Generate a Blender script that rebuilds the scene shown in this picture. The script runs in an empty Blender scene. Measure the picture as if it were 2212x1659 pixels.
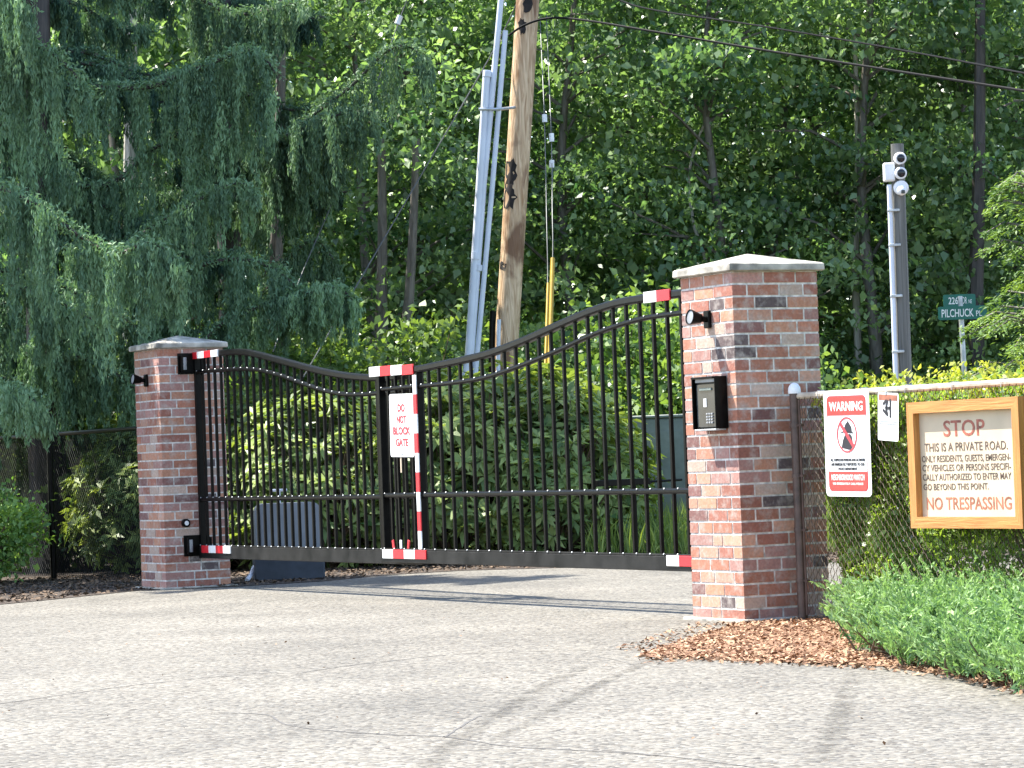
import bpy, math, random
import numpy as np
from mathutils import Vector, Matrix

# ------------------------------------------------------------------ camera, world, sun, exposure
sc = bpy.context.scene
COL = sc.collection
F = 6706.3                       # focal length in pixels of a 2212 px wide picture
CX, CY = 1106.0, 829.5
PITCH, ROLL, EYE = 0.024092, 0.036828, 0.9527
PHI = 0.477551
S = 0.5617                       # pillar width
HB = 1.95                        # pillar brickwork height
_cp, _sp = math.cos(PITCH), math.sin(PITCH)
FW = np.array([0, _cp, _sp]); _up = np.array([0, -_sp, _cp]); _rt = np.array([1.0, 0, 0])
RT = math.cos(ROLL) * _rt - math.sin(ROLL) * _up
UP = math.sin(ROLL) * _rt + math.cos(ROLL) * _up
EYEP = np.array([0, 0, EYE])

cam_d = bpy.data.cameras.new("camera"); cam = bpy.data.objects.new("camera", cam_d); COL.objects.link(cam)
cam_d.sensor_width = 36.0; cam_d.lens = F / 2212 * 36.0
cam_d.clip_start = 0.1; cam_d.clip_end = 2000
M = Matrix((( RT[0], UP[0], -FW[0], 0), (RT[1], UP[1], -FW[1], 0), (RT[2], UP[2], -FW[2], EYE), (0, 0, 0, 1)))
cam.matrix_world = M
sc.camera = cam

U = np.array([math.sin(PHI), -math.cos(PHI), 0.0])      # along the gate, towards the near pillar
N = np.array([math.cos(PHI), math.sin(PHI), 0.0])       # through the gate, away from the road
RZ = math.atan2(U[1], U[0])
tosun = Vector(tuple(-1.0 * N - 1.25 * U + np.array([0, 0, 2.65]))).normalized()
sun_d = bpy.data.lights.new("sun", 'SUN'); sun = bpy.data.objects.new("sun", sun_d); COL.objects.link(sun)
sun_d.energy = 5.0; sun_d.angle = math.radians(0.5); sun_d.color = (1.0, 0.95, 0.86)
sun.rotation_euler = tosun.to_track_quat('Z', 'Y').to_euler()
sun.location = (-10, 20, 30)
W = bpy.data.worlds.new("World"); sc.world = W; W.use_nodes = True
nt = W.node_tree; bg = nt.nodes["Background"]
sky = nt.nodes.new("ShaderNodeTexSky"); sky.sky_type = 'NISHITA'; sky.sun_disc = False
sky.sun_elevation = math.asin(tosun.z); sky.sun_rotation = math.atan2(tosun.x, tosun.y)
nt.links.new(sky.outputs[0], bg.inputs[0]); bg.inputs[1].default_value = 0.15
vs = sc.view_settings
vs.view_transform = 'Standard'; vs.look = 'None'; vs.gamma = 1.0; vs.use_curve_mapping = False
vs.exposure = 1.6
sc.cycles.max_bounces = 8; sc.cycles.transparent_max_bounces = 8

# ------------------------------------------------------------------ pixel helpers (pixels of the 2212 x 1659 picture)
def ray(px, py):
    return FW * F + RT * (px - CX) - UP * (py - CY)
def at(px, py, Y):
    d = ray(px, py); return EYEP + d * (Y / d[1])
def ground(px, py, z=0.0):
    d = ray(px, py); return EYEP + d * ((z - EYE) / d[2])
def proj(P):
    d = np.asarray(P, float) - EYEP; z = d @ FW
    return CX + F * (d @ RT) / z, CY - F * (d @ UP) / z
RC = np.array([1.24353, 17.25339, 0.0])                  # near pillar: corner nearest the camera
LC = np.array([-2.85253, 25.12393, 0.0])
GATE0 = LC + 0.5 * S * N                                 # gate line starts at the far pillar's inner face
GEND = float((RC - S * U + 0.5 * S * N - GATE0) @ U)
FENCE0 = RC + 0.5 * S * N
def hit(px, py, org, q=0.0):                             # pixel -> (along, height) on the upright plane through org, q behind it
    d = ray(px, py); k = ((org + q * N - EYEP) @ N) / (d @ N); P = EYEP + d * k
    return float((P - org) @ U), float(P[2])

# ------------------------------------------------------------------ materials
def newmat(name):
    m = bpy.data.materials.new(name); m.use_nodes = True
    return m, m.node_tree, m.node_tree.nodes["Principled BSDF"]
def plain(name, col, rough=0.6, metal=0.0, var=0.12, scale=12.0, bump=0.0, spec=0.5, bscale=None):
    m, t, b = newmat(name)
    tc = t.nodes.new("ShaderNodeTexCoord"); nz = t.nodes.new("ShaderNodeTexNoise")
    nz.inputs["Scale"].default_value = scale; nz.inputs["Detail"].default_value = 6
    t.links.new(tc.outputs["Object"], nz.inputs["Vector"])
    r = t.nodes.new("ShaderNodeValToRGB")
    lo = [max(0, c * (1 - 2 * var)) for c in col]; hi = [min(1, c * (1 + 2 * var)) for c in col]
    r.color_ramp.elements[0].position = 0.3; r.color_ramp.elements[1].position = 0.7
    r.color_ramp.elements[0].color = (*lo, 1); r.color_ramp.elements[1].color = (*hi, 1)
    t.links.new(nz.outputs[0], r.inputs[0]); t.links.new(r.outputs[0], b.inputs["Base Color"])
    b.inputs["Roughness"].default_value = rough; b.inputs["Metallic"].default_value = metal
    b.inputs["Specular IOR Level"].default_value = spec
    if bump:
        n2 = t.nodes.new("ShaderNodeTexNoise"); n2.inputs["Scale"].default_value = bscale or scale * 4; n2.inputs["Detail"].default_value = 4
        t.links.new(tc.outputs["Object"], n2.inputs["Vector"])
        bp = t.nodes.new("ShaderNodeBump"); bp.inputs["Strength"].default_value = bump; bp.inputs["Distance"].default_value = 0.01
        t.links.new(n2.outputs[0], bp.inputs["Height"]); t.links.new(bp.outputs[0], b.inputs["Normal"])
    return m
def foliage(name, dark, light, rough=0.4, trans=0.35, spec=0.5, tcol=None):
    m, t, b = newmat(name)
    at_ = t.nodes.new("ShaderNodeAttribute"); at_.attribute_name = "tint"
    oi = t.nodes.new("ShaderNodeObjectInfo")
    r = t.nodes.new("ShaderNodeValToRGB")
    r.color_ramp.elements[0].color = (*dark, 1); r.color_ramp.elements[1].color = (*light, 1)
    t.links.new(at_.outputs["Fac"], r.inputs[0])
    hs = t.nodes.new("ShaderNodeHueSaturation")
    mr = t.nodes.new("ShaderNodeMapRange"); mr.inputs[3].default_value = 0.85; mr.inputs[4].default_value = 1.15
    t.links.new(oi.outputs["Random"], mr.inputs[0]); t.links.new(mr.outputs[0], hs.inputs["Value"])
    t.links.new(r.outputs[0], hs.inputs["Color"])
    t.links.new(hs.outputs[0], b.inputs["Base Color"])
    b.inputs["Roughness"].default_value = rough; b.inputs["Specular IOR Level"].default_value = spec
    tr = t.nodes.new("ShaderNodeBsdfTranslucent")
    mx = t.nodes.new("ShaderNodeMix"); mx.data_type = 'RGBA'; mx.blend_type = 'MULTIPLY'; mx.inputs[0].default_value = 1.0
    t.links.new(hs.outputs[0], mx.inputs[6]); mx.inputs[7].default_value = (*(tcol or (1.5, 1.5, 0.5)), 1)
    t.links.new(mx.outputs[2], tr.inputs[0])
    ms = t.nodes.new("ShaderNodeMixShader"); ms.inputs[0].default_value = trans
    out = t.nodes["Material Output"]
    t.links.new(b.outputs[0], ms.inputs[1]); t.links.new(tr.outputs[0], ms.inputs[2]); t.links.new(ms.outputs[0], out.inputs[0])
    return m

def mat_aggregate(name, mul=1.0, scl=52.0, fade=False):
    m, t, b = newmat(name); L = t.links.new
    tc = t.nodes.new("ShaderNodeTexCoord")
    v = t.nodes.new("ShaderNodeTexVoronoi"); v.inputs["Scale"].default_value = scl; L(tc.outputs["Object"], v.inputs["Vector"])
    r = t.nodes.new("ShaderNodeValToRGB"); el = r.color_ramp.elements
    cols = [(0.0, (.15, .135, .115)), (.22, (.42, .38, .32)), (.45, (.66, .63, .56)), (.65, (.34, .335, .32)), (.85, (.82, .78, .70)), (1, (.24, .205, .165))]
    el[0].position, el[0].color = 0, (*[c * mul for c in cols[0][1]], 1); el[1].position, el[1].color = 1, (*[c * mul for c in cols[-1][1]], 1)
    for p, c in cols[1:-1]:
        e = el.new(p); e.color = (c[0] * mul * 1.03, c[1] * mul, c[2] * mul * .93, 1)
    sep = t.nodes.new("ShaderNodeSeparateColor"); L(v.outputs["Color"], sep.inputs[0]); L(sep.outputs[0], r.inputs[0])
    n1 = t.nodes.new("ShaderNodeTexNoise"); n1.inputs["Scale"].default_value = 0.7; n1.inputs["Detail"].default_value = 5; L(tc.outputs["Object"], n1.inputs["Vector"])
    mr = t.nodes.new("ShaderNodeMapRange"); mr.inputs[1].default_value = .3; mr.inputs[2].default_value = .7; mr.inputs[3].default_value = .74; mr.inputs[4].default_value = 1.18
    L(n1.outputs[0], mr.inputs[0])
    mx = t.nodes.new("ShaderNodeMix"); mx.data_type = 'RGBA'; mx.blend_type = 'MULTIPLY'; mx.inputs[0].default_value = 1
    L(r.outputs[0], mx.inputs[6])
    cc = t.nodes.new("ShaderNodeCombineColor"); [L(mr.outputs[0], cc.inputs[i]) for i in range(3)]
    L(cc.outputs[0], mx.inputs[7]); L(mx.outputs[2], b.inputs["Base Color"])
    b.inputs["Roughness"].default_value = .8
    bp = t.nodes.new("ShaderNodeBump"); bp.invert = True; bp.inputs["Strength"].default_value = .6; bp.inputs["Distance"].default_value = .006
    L(v.outputs["Distance"], bp.inputs["Height"]); L(bp.outputs[0], b.inputs["Normal"])
    if fade:
        fa = t.nodes.new("ShaderNodeAttribute"); fa.attribute_name = "fade"
        nf = t.nodes.new("ShaderNodeTexNoise"); nf.inputs["Scale"].default_value = 5; nf.inputs["Detail"].default_value = 6; L(tc.outputs["Object"], nf.inputs["Vector"])
        r2 = t.nodes.new("ShaderNodeMapRange"); r2.inputs[1].default_value = .35; r2.inputs[2].default_value = .65; L(nf.outputs[0], r2.inputs[0])
        mu = t.nodes.new("ShaderNodeMath"); mu.operation = 'MULTIPLY'; L(fa.outputs["Fac"], mu.inputs[0]); L(r2.outputs[0], mu.inputs[1]); L(mu.outputs[0], b.inputs["Alpha"])
    return m
def mat_brick():
    m, t, b = newmat("brick"); L = t.links.new
    at_ = t.nodes.new("ShaderNodeAttribute"); at_.attribute_name = "Col"
    tc = t.nodes.new("ShaderNodeTexCoord")
    n1 = t.nodes.new("ShaderNodeTexNoise"); n1.inputs["Scale"].default_value = 14; n1.inputs["Detail"].default_value = 8; n1.inputs["Roughness"].default_value = .65
    L(tc.outputs["Object"], n1.inputs["Vector"])
    r = t.nodes.new("ShaderNodeValToRGB"); r.color_ramp.elements[0].position = .48; r.color_ramp.elements[1].position = .68
    r.color_ramp.elements[0].color = (0, 0, 0, 1); r.color_ramp.elements[1].color = (.62, .62, .62, 1)
    L(n1.outputs[0], r.inputs[0])
    mx = t.nodes.new("ShaderNodeMix"); mx.data_type = 'RGBA'; L(r.outputs[0], mx.inputs[0]); L(at_.outputs["Color"], mx.inputs[6]); mx.inputs[7].default_value = (.42, .37, .33, 1)
    n2 = t.nodes.new("ShaderNodeTexNoise"); n2.inputs["Scale"].default_value = 60; n2.inputs["Detail"].default_value = 5; L(tc.outputs["Object"], n2.inputs["Vector"])
    mr = t.nodes.new("ShaderNodeMapRange"); mr.inputs[3].default_value = .6; mr.inputs[4].default_value = 1.4; L(n2.outputs[0], mr.inputs[0])
    cc = t.nodes.new("ShaderNodeCombineColor"); [L(mr.outputs[0], cc.inputs[i]) for i in range(3)]
    m2 = t.nodes.new("ShaderNodeMix"); m2.data_type = 'RGBA'; m2.blend_type = 'MULTIPLY'; m2.inputs[0].default_value = 1
    L(mx.outputs[2], m2.inputs[6]); L(cc.outputs[0], m2.inputs[7]); L(m2.outputs[2], b.inputs["Base Color"])
    b.inputs["Roughness"].default_value = .85
    bp = t.nodes.new("ShaderNodeBump"); bp.inputs["Strength"].default_value = .5; bp.inputs["Distance"].default_value = .004
    L(n2.outputs[0], bp.inputs["Height"]); L(bp.outputs[0], b.inputs["Normal"])
    return m
def mat_wood(name, c0, c1, sx=1.5, sz=30.0, knots=None, rough=.6, axis='X', dist=2.0):
    m, t, b = newmat(name); L = t.links.new
    tc = t.nodes.new("ShaderNodeTexCoord"); mp = t.nodes.new("ShaderNodeMapping")
    mp.inputs["Scale"].default_value = {'X': (sx, sz, sz), 'Z': (sz, sz, sx)}[axis]
    L(tc.outputs["Object"], mp.inputs["Vector"])
    n = t.nodes.new("ShaderNodeTexNoise"); n.inputs["Scale"].default_value = 1; n.inputs["Detail"].default_value = 8; n.inputs["Distortion"].default_value = dist
    L(mp.outputs[0], n.inputs["Vector"])
    r = t.nodes.new("ShaderNodeValToRGB"); r.color_ramp.elements[0].position = .3; r.color_ramp.elements[1].position = .7
    r.color_ramp.elements[0].color = (*c0, 1); r.color_ramp.elements[1].color = (*c1, 1); L(n.outputs[0], r.inputs[0])
    col = r.outputs[0]
    if knots:
        n2 = t.nodes.new("ShaderNodeTexNoise"); n2.inputs["Scale"].default_value = 2.2; n2.inputs["Detail"].default_value = 5; n2.inputs["Distortion"].default_value = .6
        mp2 = t.nodes.new("ShaderNodeMapping"); mp2.inputs["Scale"].default_value = (1.6, 1.6, .8); L(tc.outputs["Object"], mp2.inputs["Vector"]); L(mp2.outputs[0], n2.inputs["Vector"])
        r2 = t.nodes.new("ShaderNodeValToRGB"); r2.color_ramp.elements[0].position = .50; r2.color_ramp.elements[1].position = .62
        r2.color_ramp.elements[0].color = (0, 0, 0, 1); r2.color_ramp.elements[1].color = (.9, .9, .9, 1); L(n2.outputs[0], r2.inputs[0])
        mx = t.nodes.new("ShaderNodeMix"); mx.data_type = 'RGBA'; L(r2.outputs[0], mx.inputs[0]); L(col, mx.inputs[6]); mx.inputs[7].default_value = (*knots, 1)
        col = mx.outputs[2]
    L(col, b.inputs["Base Color"]); b.inputs["Roughness"].default_value = rough
    bp = t.nodes.new("ShaderNodeBump"); bp.inputs["Strength"].default_value = .7 if knots else .35; bp.inputs["Distance"].default_value = .02 if knots else .01
    L(n.outputs[0], bp.inputs["Height"]); L(bp.outputs[0], b.inputs["Normal"])
    return m

MAT = dict(
    road=mat_aggregate("aggregate_road", .275), road_dark=mat_aggregate("aggregate_road_rubbed", .20, fade=True),
    crack=plain("crack", (.09, .085, .08), .9, scale=60),
    soil=plain("forest_soil", (.045, .032, .022), .95, var=.3, scale=9, bump=.8),
    litter=plain("leaf_litter", (.06, .045, .034), .95, var=.4, scale=30, bump=1.0),
    mulch=plain("bark_mulch", (.24, .13, .075), .9, var=.35, scale=40, bump=1.0),
    debris=foliage("leaf_debris", (.04, .028, .02), (.22, .155, .105), .85, .0, .2),
    chip=foliage("bark_chip", (.10, .045, .024), (.50, .32, .20), .8, .0, .2),
    brick=mat_brick(), mortar=plain("mortar", (.58, .55, .51), .9, var=.2, scale=25, bump=.4),
    cap=plain("cast_concrete", (.36, .335, .285), .85, var=.3, scale=9, bump=.3),
    black=plain("black_powder_coat", (.003, .003, .003), .3, var=.3, scale=30, spec=.10),
    rail=plain("black_rail_gloss", (.003, .003, .003), .3, var=.3, scale=30, spec=.16),
    grime=plain("black_rail_dusty", (.012, .0115, .011), .45, var=.49, scale=6, spec=.18),
    red=plain("red_reflective", (.62, .02, .03), .35, var=.06), white=plain("white_reflective", (.80, .80, .78), .35, var=.03),
    signwhite=plain("sign_white", (.82, .82, .80), .4, var=.02), signred=plain("sign_red", (.58, .05, .04), .45, var=.05),
    letred=plain("letter_red", (.50, .05, .06), .5, var=.1), letwhite=plain("letter_white", (.80, .78, .74), .5, var=.05),
    letblack=plain("letter_black", (.02, .02, .025), .5), letbrown=plain("painted_letter_brown", (.10, .065, .05), .6, var=.3, scale=25),
    letrust=plain("painted_letter_rust", (.30, .085, .055), .6, var=.3, scale=25), letfade=plain("painted_letter_faded", (.33, .12, .07), .6, var=.2, scale=18),
    paper=plain("cream_board", (.56, .46, .33), .7, var=.05, scale=5),
    frame=mat_wood("oak_frame", (.36, .14, .033), (.58, .27, .075), 2.0, 34.0, rough=.45),
    steel=plain("galvanised", (.45, .47, .48), .45, .6, var=.15, scale=20),
    brown=plain("brown_vinyl_coat", (.075, .045, .035), .45, var=.2, scale=20),
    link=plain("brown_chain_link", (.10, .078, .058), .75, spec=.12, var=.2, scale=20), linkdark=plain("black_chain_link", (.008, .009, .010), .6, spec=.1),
    toprail=plain("sunlit_top_rail", (.42, .36, .28), .5, var=.2, scale=14),  # fence top rail, sunlight painted in as a pale tone
    cabinet=plain("grey_cabinet", (.22, .235, .255), .55, var=.06, scale=5), plinth=plain("dark_plinth", (.045, .055, .07), .7, var=.1),
    green=plain("green_cabinet", (.17, .20, .175), .6, var=.08), pole=mat_wood("fir_pole", (.34, .19, .09), (.78, .58, .38), 1.6, 22.0, knots=(.16, .07, .03), axis='Z', dist=2.2),
    tar=plain("burnt_tar", (.014, .010, .009), .8, var=.3, scale=14),
    post=mat_wood("weathered_post", (.075, .075, .065), (.17, .165, .15), 1.5, 60.0, axis='Z', dist=1.0),
    pvc=plain("grey_pvc", (.62, .66, .74), .45, var=.05, scale=3), wire=plain("black_wire", (.010, .010, .010), .7, spec=.1), guywire=plain("steel_guy_wire", (.10, .105, .105), .5, .4),
    yellow=plain("yellow_guard", (.40, .25, .015), .5, var=.1), porcelain=plain("white_insulator", (.75, .76, .78), .3),
    camwhite=plain("camera_white", (.78, .78, .78), .4, var=.03), lens=plain("dark_lens", (.012, .014, .02), .15), glass=plain("keypad_glass", (.03, .035, .04), .12),
    keygrey=plain("keypad_grey", (.25, .26, .27), .4), signgreen=plain("street_green", (.005, .12, .085), .4, var=.05),
    bark=mat_wood("alder_bark", (.06, .05, .04), (.17, .15, .125), 2.0, 14.0, axis='Z'), barkpale=mat_wood("pale_bark", (.25, .22, .18), (.48, .44, .37), 3.0, 20.0, axis='Z'),
    barkdark=mat_wood("dark_bark", (.02, .016, .013), (.07, .055, .045), 2.0, 16.0, axis='Z'), twig=plain("twig", (.12, .085, .055), .8, var=.2),
    rock=plain("pale_rock", (.50, .48, .45), .85, var=.2, scale=8, bump=.6),
    leaf=foliage("broadleaf", (.036, .10, .048), (.31, .42, .185), .33, .40, .55, (1.3, 1.5, .7)),
    leaf2=foliage("broadleaf_far", (.05, .11, .05), (.28, .38, .16), .55, .38, .25),
    shrubleaf=foliage("shrub_leaf", (.04, .11, .045), (.28, .40, .13), .4, .35, .5),
    bushleaf=foliage("bush_leaf", (.07, .17, .05), (.32, .48, .15), .4, .35, .4),
    rhodo=foliage("rhododendron_leaf", (.05, .115, .035), (.42, .51, .17), .42, .28, .3),
    cedar=foliage("cedar_spray", (.013, .052, .040), (.21, .335, .18), .6, .22, .25, (1.2, 1.3, .7)),
    hedge=foliage("box_leaf", (.06, .135, .035), (.38, .50, .14), .38, .45, .4), hedgetop=foliage("box_new_growth", (.22, .27, .04), (.58, .58, .13), .4, .4, .4),
    juniper=foliage("juniper_needles", (.06, .155, .068), (.39, .53, .23), .6, .25, .25, (1.1, 1.3, .7)), grass=foliage("grass_blade", (.08, .14, .03), (.28, .36, .09), .5, .4, .3),
    hemlock=foliage("hemlock_spray", (.04, .10, .035), (.26, .38, .12), .55, .3, .3),
)

# ------------------------------------------------------------------ mesh building
def obj(name, me, mat=None, parent=None):
    if mat:
        for m in (mat if isinstance(mat, (list, tuple)) else [mat]): me.materials.append(MAT[m])
    o = bpy.data.objects.new(name, me); COL.objects.link(o)
    if parent: o.parent = parent
    return o
def tag(o, label=None, cat=None, group=None, kind=None):
    if label: o["label"] = label
    if cat: o["category"] = cat
    if group: o["group"] = group
    if kind: o["kind"] = kind
    return o
def thing(name, label, cat, loc=(0, 0, 0), rz=0.0, group=None):
    o = bpy.data.objects.new(name, None); COL.objects.link(o); o.empty_display_size = .2
    o.location = tuple(loc); o.rotation_euler = (0, 0, rz)
    return tag(o, label, cat, group)
class MB:
    def __init__(s): s.v = []; s.f = []; s.m = []; s.c = []
    def box(s, c, d, mi=0, col=None, R=None, taper=1.0):
        b = len(s.v); x, y, z = d[0] / 2, d[1] / 2, d[2] / 2
        pts = [(-x, -y, -z), (x, -y, -z), (x, y, -z), (-x, y, -z), (-x * taper, -y * taper, z), (x * taper, -y * taper, z), (x * taper, y * taper, z), (-x * taper, y * taper, z)]
        for p in pts:
            p = Vector(p)
            if R: p = R @ p
            s.v.append((p.x + c[0], p.y + c[1], p.z + c[2]))
        for f in ((0, 3, 2, 1), (4, 5, 6, 7), (0, 1, 5, 4), (1, 2, 6, 5), (2, 3, 7, 6), (3, 0, 4, 7)):
            s.f.append([b + i for i in f]); s.m.append(mi); s.c.append(col)
        return s
    def bbox(s, c, d, bev=.004, mi=0, R=None):              # box with chamfered edges
        bm_pts = []; x, y, z = d[0] / 2, d[1] / 2, d[2] / 2; e = min(bev, x * .49, y * .49, z * .49); b = len(s.v)
        idx = {}
        for sx in (-1, 1):
            for sy in (-1, 1):
                for sz in (-1, 1):
                    for ax in range(3):
                        p = [sx * (x - e), sy * (y - e), sz * (z - e)]; p[ax] = (sx, sy, sz)[ax] * (x, y, z)[ax]
                        p = Vector(p)
                        if R: p = R @ p
                        idx[(sx, sy, sz, ax)] = len(s.v); s.v.append((p.x + c[0], p.y + c[1], p.z + c[2]))
        def add(q, n):
            a = [Vector(s.v[i]) for i in q]; nn = (a[1] - a[0]).cross(a[2] - a[0]); ctr = sum(a, Vector()) / len(a) - Vector(c)
            if nn.dot(ctr) < 0: q = q[::-1]
            s.f.append(list(q)); s.m.append(mi); s.c.append(None)
        for sg in (-1, 1):
            add([idx[(sg, a, bb, 0)] for a, bb in ((-1, -1), (1, -1), (1, 1), (-1, 1))], 0)
            add([idx[(a, sg, bb, 1)] for a, bb in ((-1, -1), (1, -1), (1, 1), (-1, 1))], 0)
            add([idx[(a, bb, sg, 2)] for a, bb in ((-1, -1), (1, -1), (1, 1), (-1, 1))], 0)
        for a in (-1, 1):
            for bb in (-1, 1):
                add([idx[(a, bb, -1, 0)], idx[(a, bb, 1, 0)], idx[(a, bb, 1, 1)], idx[(a, bb, -1, 1)]], 0)
                add([idx[(a, -1, bb, 0)], idx[(a, 1, bb, 0)], idx[(a, 1, bb, 2)], idx[(a, -1, bb, 2)]], 0)
                add([idx[(-1, a, bb, 1)], idx[(1, a, bb, 1)], idx[(1, a, bb, 2)], idx[(-1, a, bb, 2)]], 0)
                for cc in (-1, 1): add([idx[(a, bb, cc, k)] for k in range(3)], 0)
        return s
    def tube(s, path, r, n=8, mi=0, cap=True):
        P = [Vector(tuple(p)) for p in path]; rr = r if isinstance(r, (list, tuple)) else [r] * len(P)
        b = len(s.v); ref = None
        for i, p in enumerate(P):
            d = (P[min(i + 1, len(P) - 1)] - P[max(i - 1, 0)]).normalized()
            if ref is None:
                ref = Vector((0, 0, 1)) if abs(d.z) < .9 else Vector((1, 0, 0))
            a = (ref - d * ref.dot(d)).normalized(); ref = a; c = d.cross(a)
            for k in range(n):
                th = 2 * math.pi * k / n
                q = p + a * (rr[i] * math.cos(th)) + c * (rr[i] * math.sin(th)); s.v.append(tuple(q))
        for i in range(len(P) - 1):
            for k in range(n):
                k2 = (k + 1) % n
                s.f.append([b + i * n + k, b + i * n + k2, b + (i + 1) * n + k2, b + (i + 1) * n + k]); s.m.append(mi); s.c.append(None)
        if cap:
            s.f.append([b + k for k in range(n)][::-1]); s.m.append(mi); s.c.append(None)
            e = b + (len(P) - 1) * n; s.f.append([e + k for k in range(n)]); s.m.append(mi); s.c.append(None)
        return s
    def ribbon(s, path, w, h, mi=0):                       # bar of w (y) by h (z) swept along a path in the xz plane
        b = len(s.v); n = len(path)
        e = .012; prof = []
        for cy, cz, a0 in ((w / 2 - e, h / 2 - e, 0), (-w / 2 + e, h / 2 - e, 90), (-w / 2 + e, -h / 2 + e, 180), (w / 2 - e, -h / 2 + e, 270)):
            prof += [(cy + e * math.cos(math.radians(a0 + q_)), cz + e * math.sin(math.radians(a0 + q_))) for q_ in (0, 30, 60, 90)]
        m = len(prof)
        for i, p in enumerate(path):
            a = path[max(i - 1, 0)]; c = path[min(i + 1, n - 1)]
            t = Vector((c[0] - a[0], 0, c[2] - a[2])).normalized(); nn = Vector((-t.z, 0, t.x))
            for oy, oz in prof: s.v.append((p[0] + nn.x * oz, p[1] + oy, p[2] + nn.z * oz))
        for i in range(n - 1):
            for k in range(m):
                k2 = (k + 1) % m; s.f.append([b + i * m + k, b + i * m + k2, b + i * m + m + k2, b + i * m + m + k]); s.m.append(mi); s.c.append(None)
        s.f.append([b + k for k in range(m)][::-1]); s.m.append(mi); s.c.append(None)
        e2 = b + (n - 1) * m; s.f.append([e2 + k for k in range(m)]); s.m.append(mi); s.c.append(None)
        return s
    def lathe(s, prof, n=20, mi=0, O=(0, 0, 0), R=None):    # profile of (radius, height)
        b = len(s.v)
        for r, z in prof:
            for k in range(n):
                th = 2 * math.pi * k / n; p = Vector((r * math.cos(th), r * math.sin(th), z))
                if R: p = R @ p
                s.v.append((p.x + O[0], p.y + O[1], p.z + O[2]))
        for i in range(len(prof) - 1):
            for k in range(n):
                k2 = (k + 1) % n; s.f.append([b + i * n + k, b + i * n + k2, b + (i + 1) * n + k2, b + (i + 1) * n + k]); s.m.append(mi); s.c.append(None)
        s.f.append([b + k for k in range(n)][::-1]); s.m.append(mi); s.c.append(None)
        e = b + (len(prof) - 1) * n; s.f.append([e + k for k in range(n)]); s.m.append(mi); s.c.append(None)
        return s
    def poly(s, pts, y0, y1, mi=0):                        # flat outline (x, z) given a thickness along y
        b = len(s.v); n = len(pts)
        ar = sum(pts[i][0] * pts[(i + 1) % n][1] - pts[(i + 1) % n][0] * pts[i][1] for i in range(n))
        if ar < 0: pts = pts[::-1]
        for y in (y0, y1):
            for x, z in pts: s.v.append((x, y, z))
        s.f.append([b + i for i in range(n)]); s.f.append([b + n + i for i in range(n)][::-1]); s.m += [mi, mi]; s.c += [None, None]
        for i in range(n):
            j = (i + 1) % n; s.f.append([b + j, b + i, b + n + i, b + n + j]); s.m.append(mi); s.c.append(None)
        return s
    def build(s, name, mat, parent=None, smooth=False):
        me = bpy.data.meshes.new(name); me.from_pydata(s.v, [], s.f)
        if any(s.m): me.polygons.foreach_set("material_index", s.m)
        if any(c is not None for c in s.c):
            at_ = me.color_attributes.new("Col", 'FLOAT_COLOR', 'CORNER'); buf = []
            for p, c in zip(me.polygons, s.c): buf += list((*(c or (.3, .3, .3)), 1)) * p.loop_total
            at_.data.foreach_set("color", buf)
        if smooth: me.polygons.foreach_set("use_smooth", [True] * len(me.polygons))
        me.update()
        o = obj(name, me, mat, parent)
        if smooth:
            try: me.set_sharp_from_angle(angle=math.radians(40))
            except Exception: pass
        return o
def quads(name, V, tint, mat, parent=None):                 # V: (n, 4, 3)
    V = np.asarray(V, np.float32); n = len(V)
    me = bpy.data.meshes.new(name)
    me.vertices.add(4 * n); me.vertices.foreach_set("co", V.reshape(-1))
    me.loops.add(4 * n); me.loops.foreach_set("vertex_index", np.arange(4 * n, dtype=np.int32))
    me.polygons.add(n); me.polygons.foreach_set("loop_start", np.arange(0, 4 * n, 4, dtype=np.int32))
    try: me.polygons.foreach_set("loop_total", np.full(n, 4, np.int32))
    except Exception: pass
    a = me.attributes.new("tint", 'FLOAT', 'FACE'); a.data.foreach_set("value", np.clip(np.asarray(tint, np.float32), 0, 1))
    me.update(calc_edges=True); me.validate()
    return obj(name, me, mat, parent)
def unit(a): return a / (np.linalg.norm(a, axis=-1, keepdims=True) + 1e-9)
def kites(C, D, Nn, L, Wd, fold=.15, drop=.1):             # one leaf per centre: direction D, face normal Nn
    D = unit(D); Nn = unit(Nn - (Nn * D).sum(-1, keepdims=True) * D); Sd = np.cross(D, Nn)
    L = np.broadcast_to(np.asarray(L, float).reshape(-1, 1), (len(C), 1)); Wd = np.broadcast_to(np.asarray(Wd, float).reshape(-1, 1), (len(C), 1))
    base = C - D * L * .5; tip = C + D * L * .5 - Nn * L * drop
    mid = C - D * L * .05 + Nn * Wd * fold
    return np.stack([base, mid + Sd * Wd * .5, tip, mid - Sd * Wd * .5], 1)
def smooth_path(P, n=6):
    P = [np.asarray(p, float) for p in P]; out = []
    for i in range(len(P) - 1):
        p0, p1, p2, p3 = P[max(i - 1, 0)], P[i], P[i + 1], P[min(i + 2, len(P) - 1)]
        for k in range(n):
            t = k / n; out.append(.5 * ((2 * p1) + (p2 - p0) * t + (2 * p0 - 5 * p1 + 4 * p2 - p3) * t * t + (3 * p1 - p0 - 3 * p2 + p3) * t ** 3))
    out.append(P[-1]); return out
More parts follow.
